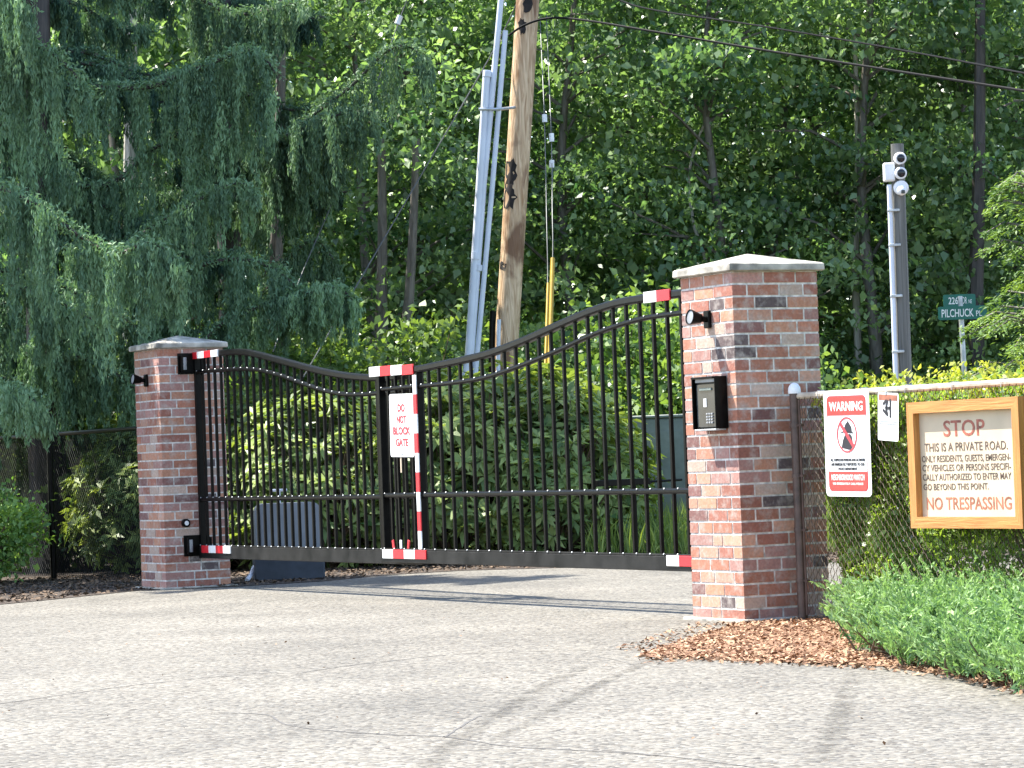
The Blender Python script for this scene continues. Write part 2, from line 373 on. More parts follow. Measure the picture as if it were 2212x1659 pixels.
def text(body, mat, parent, w, cap, x, z, y=-.001, name="lettering", align='C', shear=0.0, bold=.018):
    cu = bpy.data.curves.new("lettering", 'FONT'); cu.body = body; cu.size = 1; cu.extrude = .004; cu.resolution_u = 3; cu.offset = bold
    to = bpy.data.objects.new("tmp", cu); COL.objects.link(to); bpy.context.view_layer.update()
    me = bpy.data.meshes.new_from_object(to.evaluated_get(bpy.context.evaluated_depsgraph_get()))
    bpy.data.objects.remove(to)
    co = np.empty(len(me.vertices) * 3, np.float32); me.vertices.foreach_get("co", co); co = co.reshape(-1, 3)
    x0, x1 = co[:, 0].min(), co[:, 0].max(); z0, z1 = 0.0, .70
    sx = w / (x1 - x0); sz = cap / (z1 - z0)
    X = (co[:, 0] - x0) * sx - (w / 2 if align == 'C' else 0) + x + shear * (co[:, 1] * sz); Z = co[:, 1] * sz + z - cap / 2; Y = y - co[:, 2] * .25
    me.vertices.foreach_set("co", np.stack([X, Y, Z], 1).astype(np.float32).reshape(-1)); me.update()
    me.materials.clear()
    return obj(name, me, mat, parent)

# ------------------------------------------------------------------ ground, road, beds
def sheet(name, pts, z, mat, kind="structure"):
    me = bpy.data.meshes.new(name); me.from_pydata([(p[0], p[1], z) for p in pts], [], [list(range(len(pts)))]); me.update()
    if me.polygons[0].normal.z < 0: me.flip_normals()
    o = obj(name, me, mat); o["kind"] = kind; return o
sheet("ground", [(-300, -100), (300, -100), (300, 500), (-300, 500)], -.03, "soil")
g = lambda x, y: tuple(ground(x, y)[:2])
road_pts = [(-9, -5), (12, -5), (12, 8.0), (4.4, 10.5), g(2260, 1490), g(2180, 1478), g(2050, 1450), g(1900, 1430), g(1700, 1422), g(1500, 1412), g(1450, 1402), g(1500, 1388), g(1560, 1370),
            tuple((RC + .05 * U - .04 * N)[:2]), tuple((RC + .05 * U + S * 1.1 * N)[:2]), (9, 22.0), (9, 24.2), g(1490, 1224), g(1200, 1227), g(1000, 1233), g(830, 1243), g(700, 1256),
            g(500, 1268), g(300, 1276), g(100, 1297), g(-60, 1312), (-9, 20)]
sheet("road", road_pts, 0.0, "road")
mul_pts = [g(1370, 1418), g(1440, 1395), g(1540, 1362), tuple((RC + .05 * U - .04 * N)[:2]), tuple((RC + .05 * U + S * 1.1 * N)[:2]), (8, 18.5), (8, 12), (4.2, 10.2), g(2260, 1500), g(2180, 1488), g(2050, 1460), g(1900, 1440), g(1700, 1432), g(1500, 1425)]
sheet("mulch_bed", mul_pts, .003, "mulch")
lit_pts = [g(500, 1268), g(300, 1276), g(100, 1297), g(-60, 1312), (-9, 20), (-12, 30), (-3, 34), (6, 34), (9, 24.2), g(1490, 1224), g(1200, 1227), g(1000, 1233), g(830, 1243), g(700, 1256)]
sheet("planting_bed", lit_pts, .004, "litter")

rng = np.random.default_rng(7); random.seed(5)
def in_poly(P, poly):
    x, y = P[:, 0], P[:, 1]; ins = np.zeros(len(P), bool); n = len(poly)
    for i in range(n):
        x1, y1 = poly[i]; x2, y2 = poly[(i + 1) % n]
        c = ((y1 > y) != (y2 > y)) & (x < (x2 - x1) * (y - y1) / (y2 - y1 + 1e-12) + x1); ins ^= c
    return ins
def scatter(poly, n, lim=None):
    a = np.array(poly); lo, hi = a.min(0), a.max(0)
    if lim: lo = np.maximum(lo, lim[0]); hi = np.minimum(hi, lim[1])
    out = np.zeros((0, 2))
    while len(out) < n:
        P = lo + (hi - lo) * rng.random((n * 2, 2)); P = P[in_poly(P, poly)]; out = np.vstack([out, P])
    return out[:n]
def chips(name, poly, n, L, z, mat, lim=None):
    P = scatter(poly, n, lim); C = np.column_stack([P, z + .012 * rng.random(n)])
    D = rng.normal(size=(n, 3)); D[:, 2] *= .25; Nn = rng.normal(size=(n, 3)) * .45 + np.array([0, 0, 1])
    l = L * (.4 + 1.0 * rng.random(n))
    o = quads(name, kites(C, D, Nn, l, l * (.25 + .4 * rng.random(n)), .1, .05), rng.random(n), mat); o["kind"] = "stuff"; return o
chips("bark_chips", mul_pts, 38000, .028, .003, "chip", ((-1, 9), (4.2, 17.6)))
spill = [g(1330, 1405), g(1500, 1345), g(1640, 1349), g(1760, 1345), g(1500, 1372), g(1380, 1440), g(1500, 1430)]
chips("loose_chips", spill, 420, .03, .003, "chip")
chips("loose_chips", [g(1340, 1426), g(1700, 1440), g(1900, 1449), g(2050, 1470), g(2180, 1500), g(2290, 1515), g(2290, 1490), g(2180, 1478), g(2050, 1450), g(1900, 1430), g(1700, 1424), g(1500, 1416)], 900, .032, .003, "chip")
chips("fallen_leaves", lit_pts, 11000, .045, .008, "debris", ((-5.5, 21), (3, 29)))

def crack(px, w=.008, z=.0012, mat="crack", name="road_crack"):
    P = [ground(*p, z) for p in px]; P = smooth_path(P, 8); V = []; Fc = []
    for i, p in enumerate(P):
        d = P[min(i + 1, len(P) - 1)] - P[max(i - 1, 0)]; s_ = np.array([-d[1], d[0], 0]); s_ /= np.linalg.norm(s_)
        ww = w * (.5 + random.random() * .8); p = p + s_ * random.uniform(-1, 1) * min(w, .012) * .4
        V += [tuple(p + s_ * ww / 2), tuple(p - s_ * ww / 2)]
    for i in range(len(P) - 1): Fc.append([2 * i, 2 * i + 1, 2 * i + 3, 2 * i + 2])
    me = bpy.data.meshes.new(name); me.from_pydata(V, [], Fc); me.update()
    if me.polygons[0].normal.z < 0: me.flip_normals()
    o = obj(name, me, mat); o["kind"] = "structure"; return o
crack([(-30, 1524), (120, 1503), (250, 1485), (420, 1466), (520, 1458), (600, 1452)], .012)
crack([(640, 1455), (750, 1438), (850, 1427), (970, 1414), (1100, 1409), (1240, 1405), (1368, 1402)], .012)
crack([(470, 1539), (575, 1544), (620, 1565), (700, 1577), (830, 1586), (965, 1592), (1100, 1612), (1250, 1620), (1420, 1632)], .012)
crack([(180, 1382), (300, 1383), (380, 1384), (480, 1390)], .006)
crack([(400, 1420), (700, 1398), (900, 1380), (1150, 1360)], .005)
crack([(-20, 1395), (60, 1390), (160, 1383), (200, 1382)], .006)
crack([(700, 1345), (850, 1335), (980, 1327), (1060, 1322)], .006)
crack([(1090, 1412), (1200, 1412), (1300, 1420), (1370, 1436)], .005)
crack([(1300, 1620), (1500, 1640), (1700, 1668)], .008)
crack([(960, 1592), (1010, 1560), (1040, 1545)], .010)
chips("road_grit", [g(0, 1640), g(0, 1360), g(900, 1320), g(1400, 1450), g(2100, 1520), g(2200, 1650)], 130, .016, .002, "chip")
def tyre(px, w):
    P = smooth_path([ground(*p, .0012) for p in px], 8); V, Fc, fd = [], [], []
    for i, p in enumerate(P):
        d = P[min(i + 1, len(P) - 1)] - P[max(i - 1, 0)]; s_ = np.array([-d[1], d[0], 0]); s_ /= np.linalg.norm(s_); e = math.sin(math.pi * min(1, max(0, i / (len(P) - 1)))) ** .6
        for k in range(5): V.append(tuple(p + s_ * w * (k / 4 - .5))); fd.append((0, .45, .6, .45, 0)[k] * e)
    for i in range(len(P) - 1):
        for k in range(4): Fc.append([5 * i + k, 5 * i + k + 1, 5 * i + 6 + k, 5 * i + 5 + k])
    me = bpy.data.meshes.new("tyre_mark"); me.from_pydata(V, [], Fc); a = me.attributes.new("fade", 'FLOAT', 'POINT'); a.data.foreach_set("value", fd); me.update()
    if me.polygons[0].normal.z < 0: me.flip_normals()
    o = obj("tyre_mark", me, "road_dark"); o["kind"] = "structure"
tyre([(880, 1690), (985, 1600), (1080, 1540), (1180, 1480), (1310, 1418)], .11)
tyre([(1040, 1612), (1180, 1540), (1290, 1480), (1420, 1420)], .08)
tyre([(1750, 1690), (1790, 1600), (1820, 1530), (1846, 1452)], .11)

# ------------------------------------------------------------------ brick pillars
PAL = [((.36, .15, .095), 8), ((.29, .115, .08), 6), ((.44, .21, .13), 7), ((.19, .09, .078), 3), ((.10, .072, .07), 1.3), ((.46, .33, .26), 3), ((.35, .185, .155), 6), ((.47, .25, .17), 3)]
def brickcol():
    c = random.choices([p[0] for p in PAL], [p[1] for p in PAL])[0]; k = random.uniform(.82, 1.12)
    return tuple(x * k for x in c)
def pillar(corner, label):
    ctr = corner - .5 * S * U + .5 * S * N
    t = thing("brick_pillar", label, "pillar", ctr, RZ, "brick gate pillars")
    b = MB(); h = S / 2; ch = HB / 28; j = .012; dp = .09
    for k in range(28):
        z = (k + .5) * ch; par = k % 2
        for face in range(4):
            full = (face % 2 == 0) == (par == 0)
            a0, a1 = (-h, h) if full else (-h + dp + j, h - dp - j)
            ln = [.2, .2, a1 - a0 - .4 - 2 * j] if full else [.2, a1 - a0 - .2 - j]
            if random.random() < .25 and full: ln = [.2, .095, a1 - a0 - .295 - 2 * j]
            if (k // 2 + face) % 2: ln = ln[::-1]
            x = a0
            R = Matrix.Rotation(face * math.pi / 2, 3, 'Z')
            for l in ln:
                p = R @ Vector((x + l / 2, -h + dp / 2 + random.uniform(-.0012, .0012), 0))
                rr = Matrix.Rotation(face * math.pi / 2 + random.uniform(-.006, .006), 3, 'Z')
                b.box((p.x, p.y, z), (l, dp, ch - j), 0, brickcol(), rr); x += l + j
    b.build("brickwork", "brick", t)
    MB().box((0, 0, HB / 2), (S - .006, S - .006, HB)).build("mortar", "mortar", t)
    c = MB(); w = S + .066
    e = .006
    c.lathe([], 4) if False else None
    def ring(hw, z): return [(-hw, -hw, z), (hw, -hw, z), (hw, hw, z), (-hw, hw, z)]
    rings = [ring(w / 2 - e, HB + .001), ring(w / 2, HB + .001 + e), ring(w / 2 - .002, HB + .040), ring(w / 2 - .010, HB + .046)]
    for r in rings: c.v += r
    c.v.append((0, 0, HB + .118))
    c.f.append([3, 2, 1, 0])
    for i in range(3):
        for k in range(4): c.f.append([4 * i + k, 4 * i + (k + 1) % 4, 4 * i + 4 + (k + 1) % 4, 4 * i + 4 + k])
    for k in range(4): c.f.append([12 + k, 12 + (k + 1) % 4, 16])
    c.m = [0] * len(c.f); c.c = [None] * len(c.f)
    c.build("cap", "cap", t)
    MB().bbox((0, 0, .004), (S + .09, S + .09, .022), .006).build("footing", "cap", t)
    return t
near_pillar = pillar(RC, "tall sunlit brick pillar with keypad, nearest the wooden stop sign")
far_pillar = pillar(LC, "shaded brick pillar at the far end of the gate beside the dark fence")

def local(org, px, py, q=0.0): return hit(px, py, org, q)
def lamp(org, px, py, label):
    x, z = hit(px, py, org, 0)
    t = thing("wall_lamp", label, "lamp", org + x * U + np.array([0, 0, z]), RZ, "black lamps on the pillars")
    Rm = Matrix.Rotation(math.radians(82), 3, 'X')            # lathe axis turned to point out to the road (-y), slightly down
    MB().bbox((0, -.012, 0), (.06, .022, .10), .006).build("wall_plate", "black", t)
    MB().tube([(0, -.015, 0), (0, -.04, .002), (0, -.06, .004)], .017, 10).build("arm", "black", t, True)
    MB().lathe([(.018, 0), (.027, .008), (.032, .03), (.043, .07), (.044, .080), (.040, .080), (.037, .073)], 24, 0, (0, -.05, .004), Rm).build("lamp_head", "black", t, True)
    MB().lathe([(.0365, .072), (.0365, .075)], 24, 0, (0, -.05, .004), Rm).build("lens", "keygrey", t)
lamp(RC, 1532, 690, "small black spotlight on the sunlit brick pillar above the keypad")
lamp(LC, 318, 822, "small black spotlight on the far shaded brick pillar")

# keypad intercom on the near pillar
def keypad():
    x0, z1 = hit(1495, 816, RC, -.075); x1, _ = hit(1546, 815, RC, -.075); _, z0 = hit(1502, 928, RC, -.06)
    w, h = x1 - x0, z1 - z0
    t = thing("entry_keypad", "black call box with hood and keypad on the sunlit face of the brick pillar", "intercom", RC + (x0 + w / 2) * U + np.array([0, 0, z0]), RZ)
    b = MB(); b.bbox((0, -.03, h / 2), (w, .06, h), .006); b.build("body", "black", t)
    b = MB(); b.bbox((-w / 2 + .005, -.066, h / 2), (.01, .034, h), .003); b.bbox((w / 2 - .005, -.066, h / 2), (.01, .034, h), .003); b.bbox((0, -.068, h - .006), (w - .02, .05, .012), .003)
    b.build("hood", "black", t)
    MB().bbox((0, -.062, h * .45), (w * .82, .006, h * .82), .002).build("face_plate", "glass", t)
    MB().bbox((0, -.068, h * .76), (w * .5, .006, h * .05), .002).build("display", "green", t)
    MB().bbox((0, -.067, h * .93), (w * .8, .01, h * .08), .003).build("header", "keygrey", t)
    MB().bbox((-.01, -.067, h * .5), (w * .12, .004, h * .16), .001).build("instruction_card", "signwhite", t)
    for r in range(4):
        for c in range(3):
            MB().bbox((w * .14 + (c - 1) * w * .10, -.068, h * .12 + r * h * .055), (w * .07, .008, h * .036), .002).build("key", "keygrey", t)
    MB().bbox((0, -.045, -.005), (w * .9, .07, .010), .002).build("sill", "steel", t)
keypad()

# small round photo sensor and gate guide brackets on the far pillar
x, z = hit(407, 1130, GATE0, -.10)
t = thing("photo_sensor", "small black and white sensor on the far brick pillar beside the gate end", "sensor", GATE0 - .10 * N + max(x, .01) * U * 0 + np.array([0, 0, z]), RZ)
Rm = Matrix.Rotation(math.radians(90), 3, 'Y')
MB().lathe([(.035, 0), (.035, .03), (.028, .035)], 16, 0, (0, 0, 0), Rm).build("housing", "black", t)
MB().lathe([(.018, .034), (.018, .039)], 16, 0, (0, 0, 0), Rm).build("eye", "porcelain", t)
for py, lab in ((785, "black guide bracket at the top of the far pillar holding the gate end"), (1178, "black guide bracket low on the far pillar by the gate bottom")):
    _, z = hit(417, py, GATE0, 0)
    t = thing("gate_bracket", lab, "bracket", GATE0 + np.array([0, 0, z]), RZ, "gate guide brackets")
    MB().bbox((.006, -.02, 0), (.012, .20, .17), .003).build("wall_plate", "black", t)
    b = MB(); b.bbox((.035, -.10, 0), (.05, .012, .13), .003); b.bbox((.035, .10, 0), (.05, .012, .13), .003); b.build("cheek", "black", t)
    b = MB(); b.tube([(.037, -.075, -.05), (.037, -.075, .05)], .02, 10); b.build("roller", "keygrey", t)

# ------------------------------------------------------------------ the gate
QN, QF = -.055, .045                                          # near (road side) leaf, far leaf
PITCHP = .163
def zat(path):
    xs = [p[0] for p in path]; zs = [p[2] for p in path]
    return lambda x: float(np.interp(x, xs, zs))
def curve(px, q, x0=None, x1=None):
    P = [hit(a, b, GATE0, q) for a, b in px]; P = [(a, 0.0, b) for a, b in P]
    if x0 is not None: P[0] = (x0, 0, P[0][2])
    if x1 is not None: P[-1] = (x1, 0, P[-1][2])
    return [tuple(p) for p in smooth_path(P, 6)]
def tape(parent, segs, q0=0):                                 # segs: (centre, size, colour index)
    b = MB()
    for c, d, ci in segs: b.bbox(c, d, .002, ci)
    return b.build("reflective_tape", ["red", "white"], parent)
def leaf_gate(label, q, x0, x1, top, rail2, mid, bot, pick0, stiles, bh, step=PITCHP):
    t = thing("slide_gate_leaf", label, "gate", GATE0 + q * N, RZ, "leaves of the sliding gate")
    ft, f2 = zat(top), zat(rail2)
    zm = mid; zb0, zb1 = bot
    MB().ribbon([p for p in top if x0 - .2 <= p[0] <= x1 + .01], .05, .050).build("top_rail", "rail", t)
    def glint_studs(b, zf_, yy):  # pale steel studs added along the rails to stand in for sun glints
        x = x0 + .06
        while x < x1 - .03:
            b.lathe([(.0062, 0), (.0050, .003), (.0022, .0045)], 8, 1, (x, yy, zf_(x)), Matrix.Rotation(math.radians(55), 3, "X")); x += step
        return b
    glint_studs(MB().ribbon([p for p in rail2 if x0 - .2 <= p[0] <= x1 + .01], .034, .032), lambda x: f2(x) + .010, -.018).build("upper_rail", ["rail", "steel"], t)
    glint_studs(MB().ribbon([(x0, 0, zm), ((x0 + x1) / 2, 0, zm), (x1, 0, zm)], .036, .036), lambda x: zm + .014, -.018).build("middle_rail", ["rail", "steel"], t)
    b = MB(); b.bbox(((x0 + x1) / 2, 0, (zb0 + zb1) / 2), (x1 - x0, .07, zb1 - zb0), .004); b.bbox(((x0 + x1) / 2, -.028, zb1 + .006), (x1 - x0, .012, .012), .002)
    glint_studs(b, lambda x: zb1 + .010, -.036).build("bottom_rail", ["grime", "steel"], t)
    x = pick0
    while x < x1 - .03:
        if all(abs(x - s_) > .035 for s_ in stiles):
            zt = ft(x) - .023; MB().box((x, 0, (zb1 + zt) / 2), (.02, .02, zt - zb1)).build("picket", "black", t)
        x += step
    for s_ in stiles:
        zt = ft(s_) - .023; MB().bbox((s_, 0, (zb1 + zt) / 2), (.05, .05, zt - zb1), .004).build("stile", "black", t)
    return t, ft, f2
# near leaf
xa = hit(826, 1000, GATE0, QN)[0]; xb = GEND - .02
topN = curve([(815, 803), (870, 799), (905, 797), (950, 788), (1000, 778), (1060, 763), (1130, 737), (1200, 706), (1270, 676), (1330, 656), (1390, 645), (1440, 638), (1470, 634)], QN, xa, xb)
r2N = curve([(815, 842), (870, 837), (905, 834), (950, 830), (1000, 824), (1050, 815), (1120, 792), (1200, 760), (1270, 728), (1330, 705), (1390, 688), (1440, 680), (1470, 676)], QN, xa, xb)
zmN = np.mean([hit(a, b, GATE0, QN)[1] for a, b in ((829, 1072), (1143, 1067), (1483, 1056))])
zb1 = np.mean([hit(a, b, GATE0, QN)[1] for a, b in ((840, 1195), (1200, 1194), (1480, 1193))]); zb0 = np.mean([hit(a, b, GATE0, QN)[1] for a, b in ((922, 1224), (1240, 1226), (1493, 1226))])
xv = hit(910, 1000, GATE0, QN)[0]
near_leaf, ftN, f2N = leaf_gate("near leaf of the black gate, rising to the sunlit brick pillar", QN, xa, xb, topN, r2N, zmN, (zb0, zb1), xv + PITCHP, [xa + .02, xv, xb - .03], .1)
# pickets left of the striped stile
for k in (1, 2, 3, 4):
    x = xa + .02 + k * (xv - xa - .02) / 5
    MB().box((x, 0, (zb1 + ftN(x) - .03) / 2), (.02, .02, ftN(x) - .03 - zb1)).build("picket", "black", near_leaf)
# far leaf
xc = hit(430, 1000, GATE0, QF)[0]; xd = hit(915, 1000, GATE0, QF)[0]
topF = curve([(428, 768), (455, 765), (483, 762), (515, 760), (545, 763), (600, 777), (660, 793), (710, 805), (760, 813), (810, 816), (860, 814), (915, 808)], QF, xc, xd)
r2F = curve([(428, 804), (455, 801), (483, 799), (515, 797), (560, 799), (610, 812), (660, 830), (700, 843), (740, 851), (780, 852), (820, 849), (870, 845), (915, 840)], QF, xc, xd)
zmF = np.mean([hit(a, b, GATE0, QF)[1] for a, b in ((440, 1079), (612, 1075), (787, 1074))])
zf1 = np.mean([hit(a, b, GATE0, QF)[1] for a, b in ((500, 1183), (787, 1185))]); zf0 = np.mean([hit(a, b, GATE0, QF)[1] for a, b in ((500, 1209), (787, 1213.6))])
far_leaf, ftF, f2F = leaf_gate("far leaf of the black gate, dipping away from the shaded brick pillar", QF, xc, xd, topF, r2F, zmF, (zf0, zf1), xc + .14, [xc + .025, xd - .02], .1, .134)
# reflective tape
def stripe(px0, px1, q, n, first, zf, h, dep, leaf, zoff=0):
    a, b_ = hit(px0, 900, GATE0, q)[0], hit(px1, 900, GATE0, q)[0]; w = (b_ - a) / n
    tape(leaf, [((a + w * (i + .5), -dep, zf(a + w * (i + .5)) + zoff), (w - .001, .012, h), (first + i) % 2) for i in range(n)])
stripe(809, 904, QN, 4, 1, ftN, .07, .026, near_leaf, .0)
stripe(827, 921, QN, 4, 1, lambda x: zb1 - .028, .062, .037, near_leaf)
stripe(1409, 1466, QN, 2, 1, ftN, .066, .026, near_leaf, 0)
stripe(1441, 1496, QN, 2, 1, lambda x: zb1 - .028, .062, .037, near_leaf)
stripe(424, 483, QF, 4, 0, ftF, .055, .03, far_leaf, 0)
stripe(436, 498, QF, 4, 0, lambda x: zf1 - .022, .06, .038, far_leaf)
zt = ftN(xv) - .04; nseg = 9; hh = (zt - zb1) / nseg
tape(near_leaf, [((xv, -.029, zt - hh * (i + .5)), (.052, .010, hh - .001), (1 + i) % 2) for i in range(nseg)])
b = MB()
for k in range(3):                                            # torn ends of tape round three pickets
    x = xa + .02 + (k + 1.2) * (xv - xa - .02) / 5; b.bbox((x, -.014, zb1 + .035), (.03, .008, .07), .002, k % 2, Matrix.Rotation(.25 * (k - 1), 3, 'Y')); 
b.build("reflective_tape", ["red", "white"], near_leaf)
# sign on the gate
x0, z1 = hit(840, 853, GATE0, QN - .03); x1, _ = hit(891, 850, GATE0, QN - .03); _, z0 = hit(848, 988, GATE0, QN - .03)
w, h = x1 - x0, z1 - z0
t = thing("gate_sign", "white do not block gate sign with red letters hung on the black gate", "sign", GATE0 + (QN - .034) * N + (x0 + w / 2 + .012) * U + np.array([0, 0, (z0 + z1) / 2]), RZ)
t.rotation_euler = (0, math.radians(-1.2) * -1, RZ)
def rrect(w, h, r, n=5):
    out = []
    for cx, cy, a0 in ((w / 2 - r, h / 2 - r, 0), (-w / 2 + r, h / 2 - r, 90), (-w / 2 + r, -h / 2 + r, 180), (w / 2 - r, -h / 2 + r, 270)):
        for k in range(n + 1):
            a = math.radians(a0 + 90 * k / n); out.append((cx + r * math.cos(a), cy + r * math.sin(a)))
    return out
def outline(b, w, h, r, lw, y0, y1, mi=0):
    o, i = rrect(w, h, r), rrect(w - 2 * lw, h - 2 * lw, max(r - lw, .002)); n = len(o)
    for k in range(n):
        k2 = (k + 1) % n; b.poly([o[k], o[k2], i[k2], i[k]], y0, y1, mi)
MB().poly(rrect(w, h, .02), -.0025, .0).build("panel", "signwhite", t)
b = MB(); outline(b, w * .86, h * .93, .012, .004, -.004, -.0026); b.build("border", "keygrey", t)
for i, s_ in enumerate(("DO", "NOT", "BLOCK", "GATE")):
    text(s_, "letred", t, w * (.30, .40, .72, .52)[i], h * .115, 0, h * (.28 - .182 * i), -.0035, bold=.034)
b = MB()
for sz in (1, -1): b.lathe([(.006, 0), (.006, .004), (.003, .006)], 10, 0, (0, -.003, sz * h * .43), Matrix.Rotation(math.radians(90), 3, 'X'))
b.build("bolt", "steel", t)
MB().bbox((-w * .1, .004, -h * .5 - .05), (.018, .004, .12), .001).build("tie_strap", "paper", t)

# ------------------------------------------------------------------ gate operator and things seen through the gate
P0 = ground(545, 1257); P1 = ground(697, 1251)
ctr = (P0 + P1) / 2; dirv = P1 - P0; wd = float(np.linalg.norm(dirv)); rz = math.atan2(dirv[1], dirv[0])
t = thing("gate_operator", "grey rounded gate motor cabinet on a dark plinth behind the far gate leaf", "gate motor", ctr + np.array([0, .18, 0]), rz + .05)
MB().bbox((0, 0, .11), (wd, .42, .22), .012).build("plinth", "plinth", t)
hc = .43; ww = wd * .94
pts = [(-ww / 2, 0), (ww / 2, 0), (ww / 2, hc * .8)] + [(ww / 2 - .07 + .07 * math.cos(a), hc - .08 + .08 * math.sin(a)) for a in np.linspace(.2, math.pi / 2, 6)] + \
      [(-ww / 2 + .07 + .07 * math.cos(a), hc - .08 + .08 * math.sin(a)) for a in np.linspace(math.pi / 2, math.pi - .2, 6)] + [(-ww / 2, hc * .8)]
c = MB(); c.poly([(a, b_ + .221) for a, b_ in pts], -.19, .19); c.build("cabinet", "cabinet", t)
MB().poly([(a * .82, b_ * .8 + .26) for a, b_ in pts], -.196, -.19).build("door", "cabinet", t)
MB().tube([(-wd * .62, -.3, .02), (-wd * .55, -.15, .06), (-wd * .5, -.05, .12)], .018, 8).build("conduit", "pvc", t)
b = MB(); b.tube([(-.06, .02, .64), (-.06, .02, .76)], .014, 8); b.tube([(-.13, .02, .76), (.01, .02, .76)], .011, 8); b.build("vent_pipe", "porcelain", t)
pa, pb = at(1287, 1042, 26.6), at(1400, 1042, 27.0)
t = thing("steel_arm", "black horizontal steel arm seen through the right half of the gate", "gate arm", ((pa + pb) / 2)[:2].tolist() + [0], math.atan2(*(pb - pa)[1::-1]))
ln = float(np.linalg.norm((pb - pa)[:2])); zz = float((pa[2] + pb[2]) / 2)
MB().bbox((0, 0, zz), (ln, .06, .055), .004).build("beam", "black", t)
MB().tube([(ln / 2, 0, zz - .005), (ln / 2 + .45, .05, zz)], .011, 8).build("rod", "black", t)
MB().bbox((ln * .3, .06, zz / 2), (.04, .04, zz), .004).build("post", "black", t)
pc = at(1465, 1000, 31.0)
t = thing("utility_cabinet", "grey green utility cabinet standing behind the gate near the pillar", "utility box", (pc[0], 31, 0), -.35)
ztop = float(at(1440, 902, 30.7)[2])
MB().bbox((0, 0, ztop / 2), (.8, .6, ztop), .02).build("body", "green", t)
MB().bbox((0, 0, ztop + .015), (.84, .64, .03), .008).build("lid", "green", t)
MB().bbox((0, -.305, ztop * .5), (.68, .012, ztop * .8), .004).build("door", "green", t)

# ------------------------------------------------------------------ chain link fences
def chain_link(parent, W_, H_, z0, mat, r, a=.0285):
    b = MB(); n = int(W_ / a); ns = int((H_ - z0) / a)
    for k in range(n):
        path = []
        for i in range(ns + 1):
            even = (i % 2 == 0)
            xo = (k if even else k + 1) if k % 2 == 0 else (k + 1 if even else k)
            path.append((xo * a + random.uniform(-.001, .001), (.004 if even == (k % 2 == 0) else -.004), z0 + i * a))
        b.tube(path, r, 4, cap=False)
    return b.build("chain_link_mesh", mat, parent)
zf = 1.252
t0 = hit(1722, 1000, FENCE0, 0)[0]
t = thing("chain_link_fence", "brown chain link fence running from the sunlit pillar, carrying three signs", "fence", FENCE0 + t0 * U, RZ)
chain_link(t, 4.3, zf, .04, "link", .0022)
MB().tube([(0, .012, zf - .01), (7.5, .012, zf - .01)], .019, 10).build("top_rail", "toprail", t)
MB().tube([(0, 0, 0), (0, 0, zf + .01)], .029, 14).build("post", "brown", t, True)
MB().lathe([(.034, zf + .005), (.036, zf + .02), (.033, zf + .04), (.022, zf + .058), (.006, zf + .065)], 18).build("post_cap", "camwhite", t, True)
MB().box((.052, -.006, zf / 2), (.016, .005, zf - .06)).build("tension_bar", "brown", t)
for zz in (.22, .5, .8, 1.08):
    b = MB(); b.lathe([(.031, zz - .012), (.034, zz - .012), (.034, zz + .012), (.031, zz + .012)], 14); b.box((.045, 0, zz), (.05, .02, .012)); b.build("brace_band", "brown", t)
for xx in (2.9, 5.6): MB().tube([(xx, .03, 0), (xx, .03, zf - .03)], .024, 12).build("post", "brown", t, True)
b = MB()
for k in range(12): xx = .25 + k * .42; b.tube([(xx, -.012, zf - .03), (xx + .004, -.012, zf + .012), (xx + .008, .03, zf + .012)], .003, 5)
b.build("rail_tie", "steel", t)

f2org = LC - S * U + .5 * S * N
tp = -hit(118, 1100, f2org, 0)[0]; zl = 1.33
t = thing("chain_link_fence", "dark chain link fence in the shade left of the far pillar", "fence", f2org, RZ + math.pi)
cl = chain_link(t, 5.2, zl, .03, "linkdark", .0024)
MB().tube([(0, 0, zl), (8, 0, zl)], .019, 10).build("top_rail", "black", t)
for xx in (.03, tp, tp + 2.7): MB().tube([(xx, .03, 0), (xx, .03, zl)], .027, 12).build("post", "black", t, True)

# ------------------------------------------------------------------ signs on the fence
# wooden stop sign
q = -.075
xs0, zs1 = hit(1957, 870, FENCE0, q); xs1, _ = hit(2198, 853, FENCE0, q); _, zs0 = hit(1968, 1141, FENCE0, q)
w, h = xs1 - xs0, zs1 - zs0
t = thing("notice_board", "oak framed board reading stop this is a private road, on the chain link fence", "sign", FENCE0 + q * N + (xs0 + w / 2) * U + np.array([0, 0, (zs0 + zs1) / 2]), RZ)
bw, dp = .058, .068
def rail(name, L_, wd_, ctr, vertical):
    o = MB(); e = wd_
    pts = [(-L_ / 2, wd_ / 2), (L_ / 2, wd_ / 2), (L_ / 2 - e, -wd_ / 2), (-L_ / 2 + e, -wd_ / 2)]
    o.poly(pts, 0, dp); ob = o.build(name, "frame", t); ob.location = ctr
    return ob
o = rail("frame_rail", w, bw, (0, 0, h / 2 - bw / 2), False)
o = rail("frame_rail", w, bw, (0, 0, -h / 2 + bw / 2), False); o.rotation_euler = (0, math.pi, 0)
o = rail("frame_rail", h, bw, (w / 2 - bw / 2, 0, 0), True); o.rotation_euler = (0, math.pi / 2, 0)
o = rail("frame_rail", h, bw, (-w / 2 + bw / 2, 0, 0), True); o.rotation_euler = (0, -math.pi / 2, 0)
MB().box((0, .044, 0), (w - 2 * bw + .002, .012, h - 2 * bw + .002)).build("board", "paper", t)
iw, ih = w - 2 * bw, h - 2 * bw; yb = .0375
def zpx(x, y): return ((2150 + x / 3.318) * .79, (950 + y / 3.318) * .79)
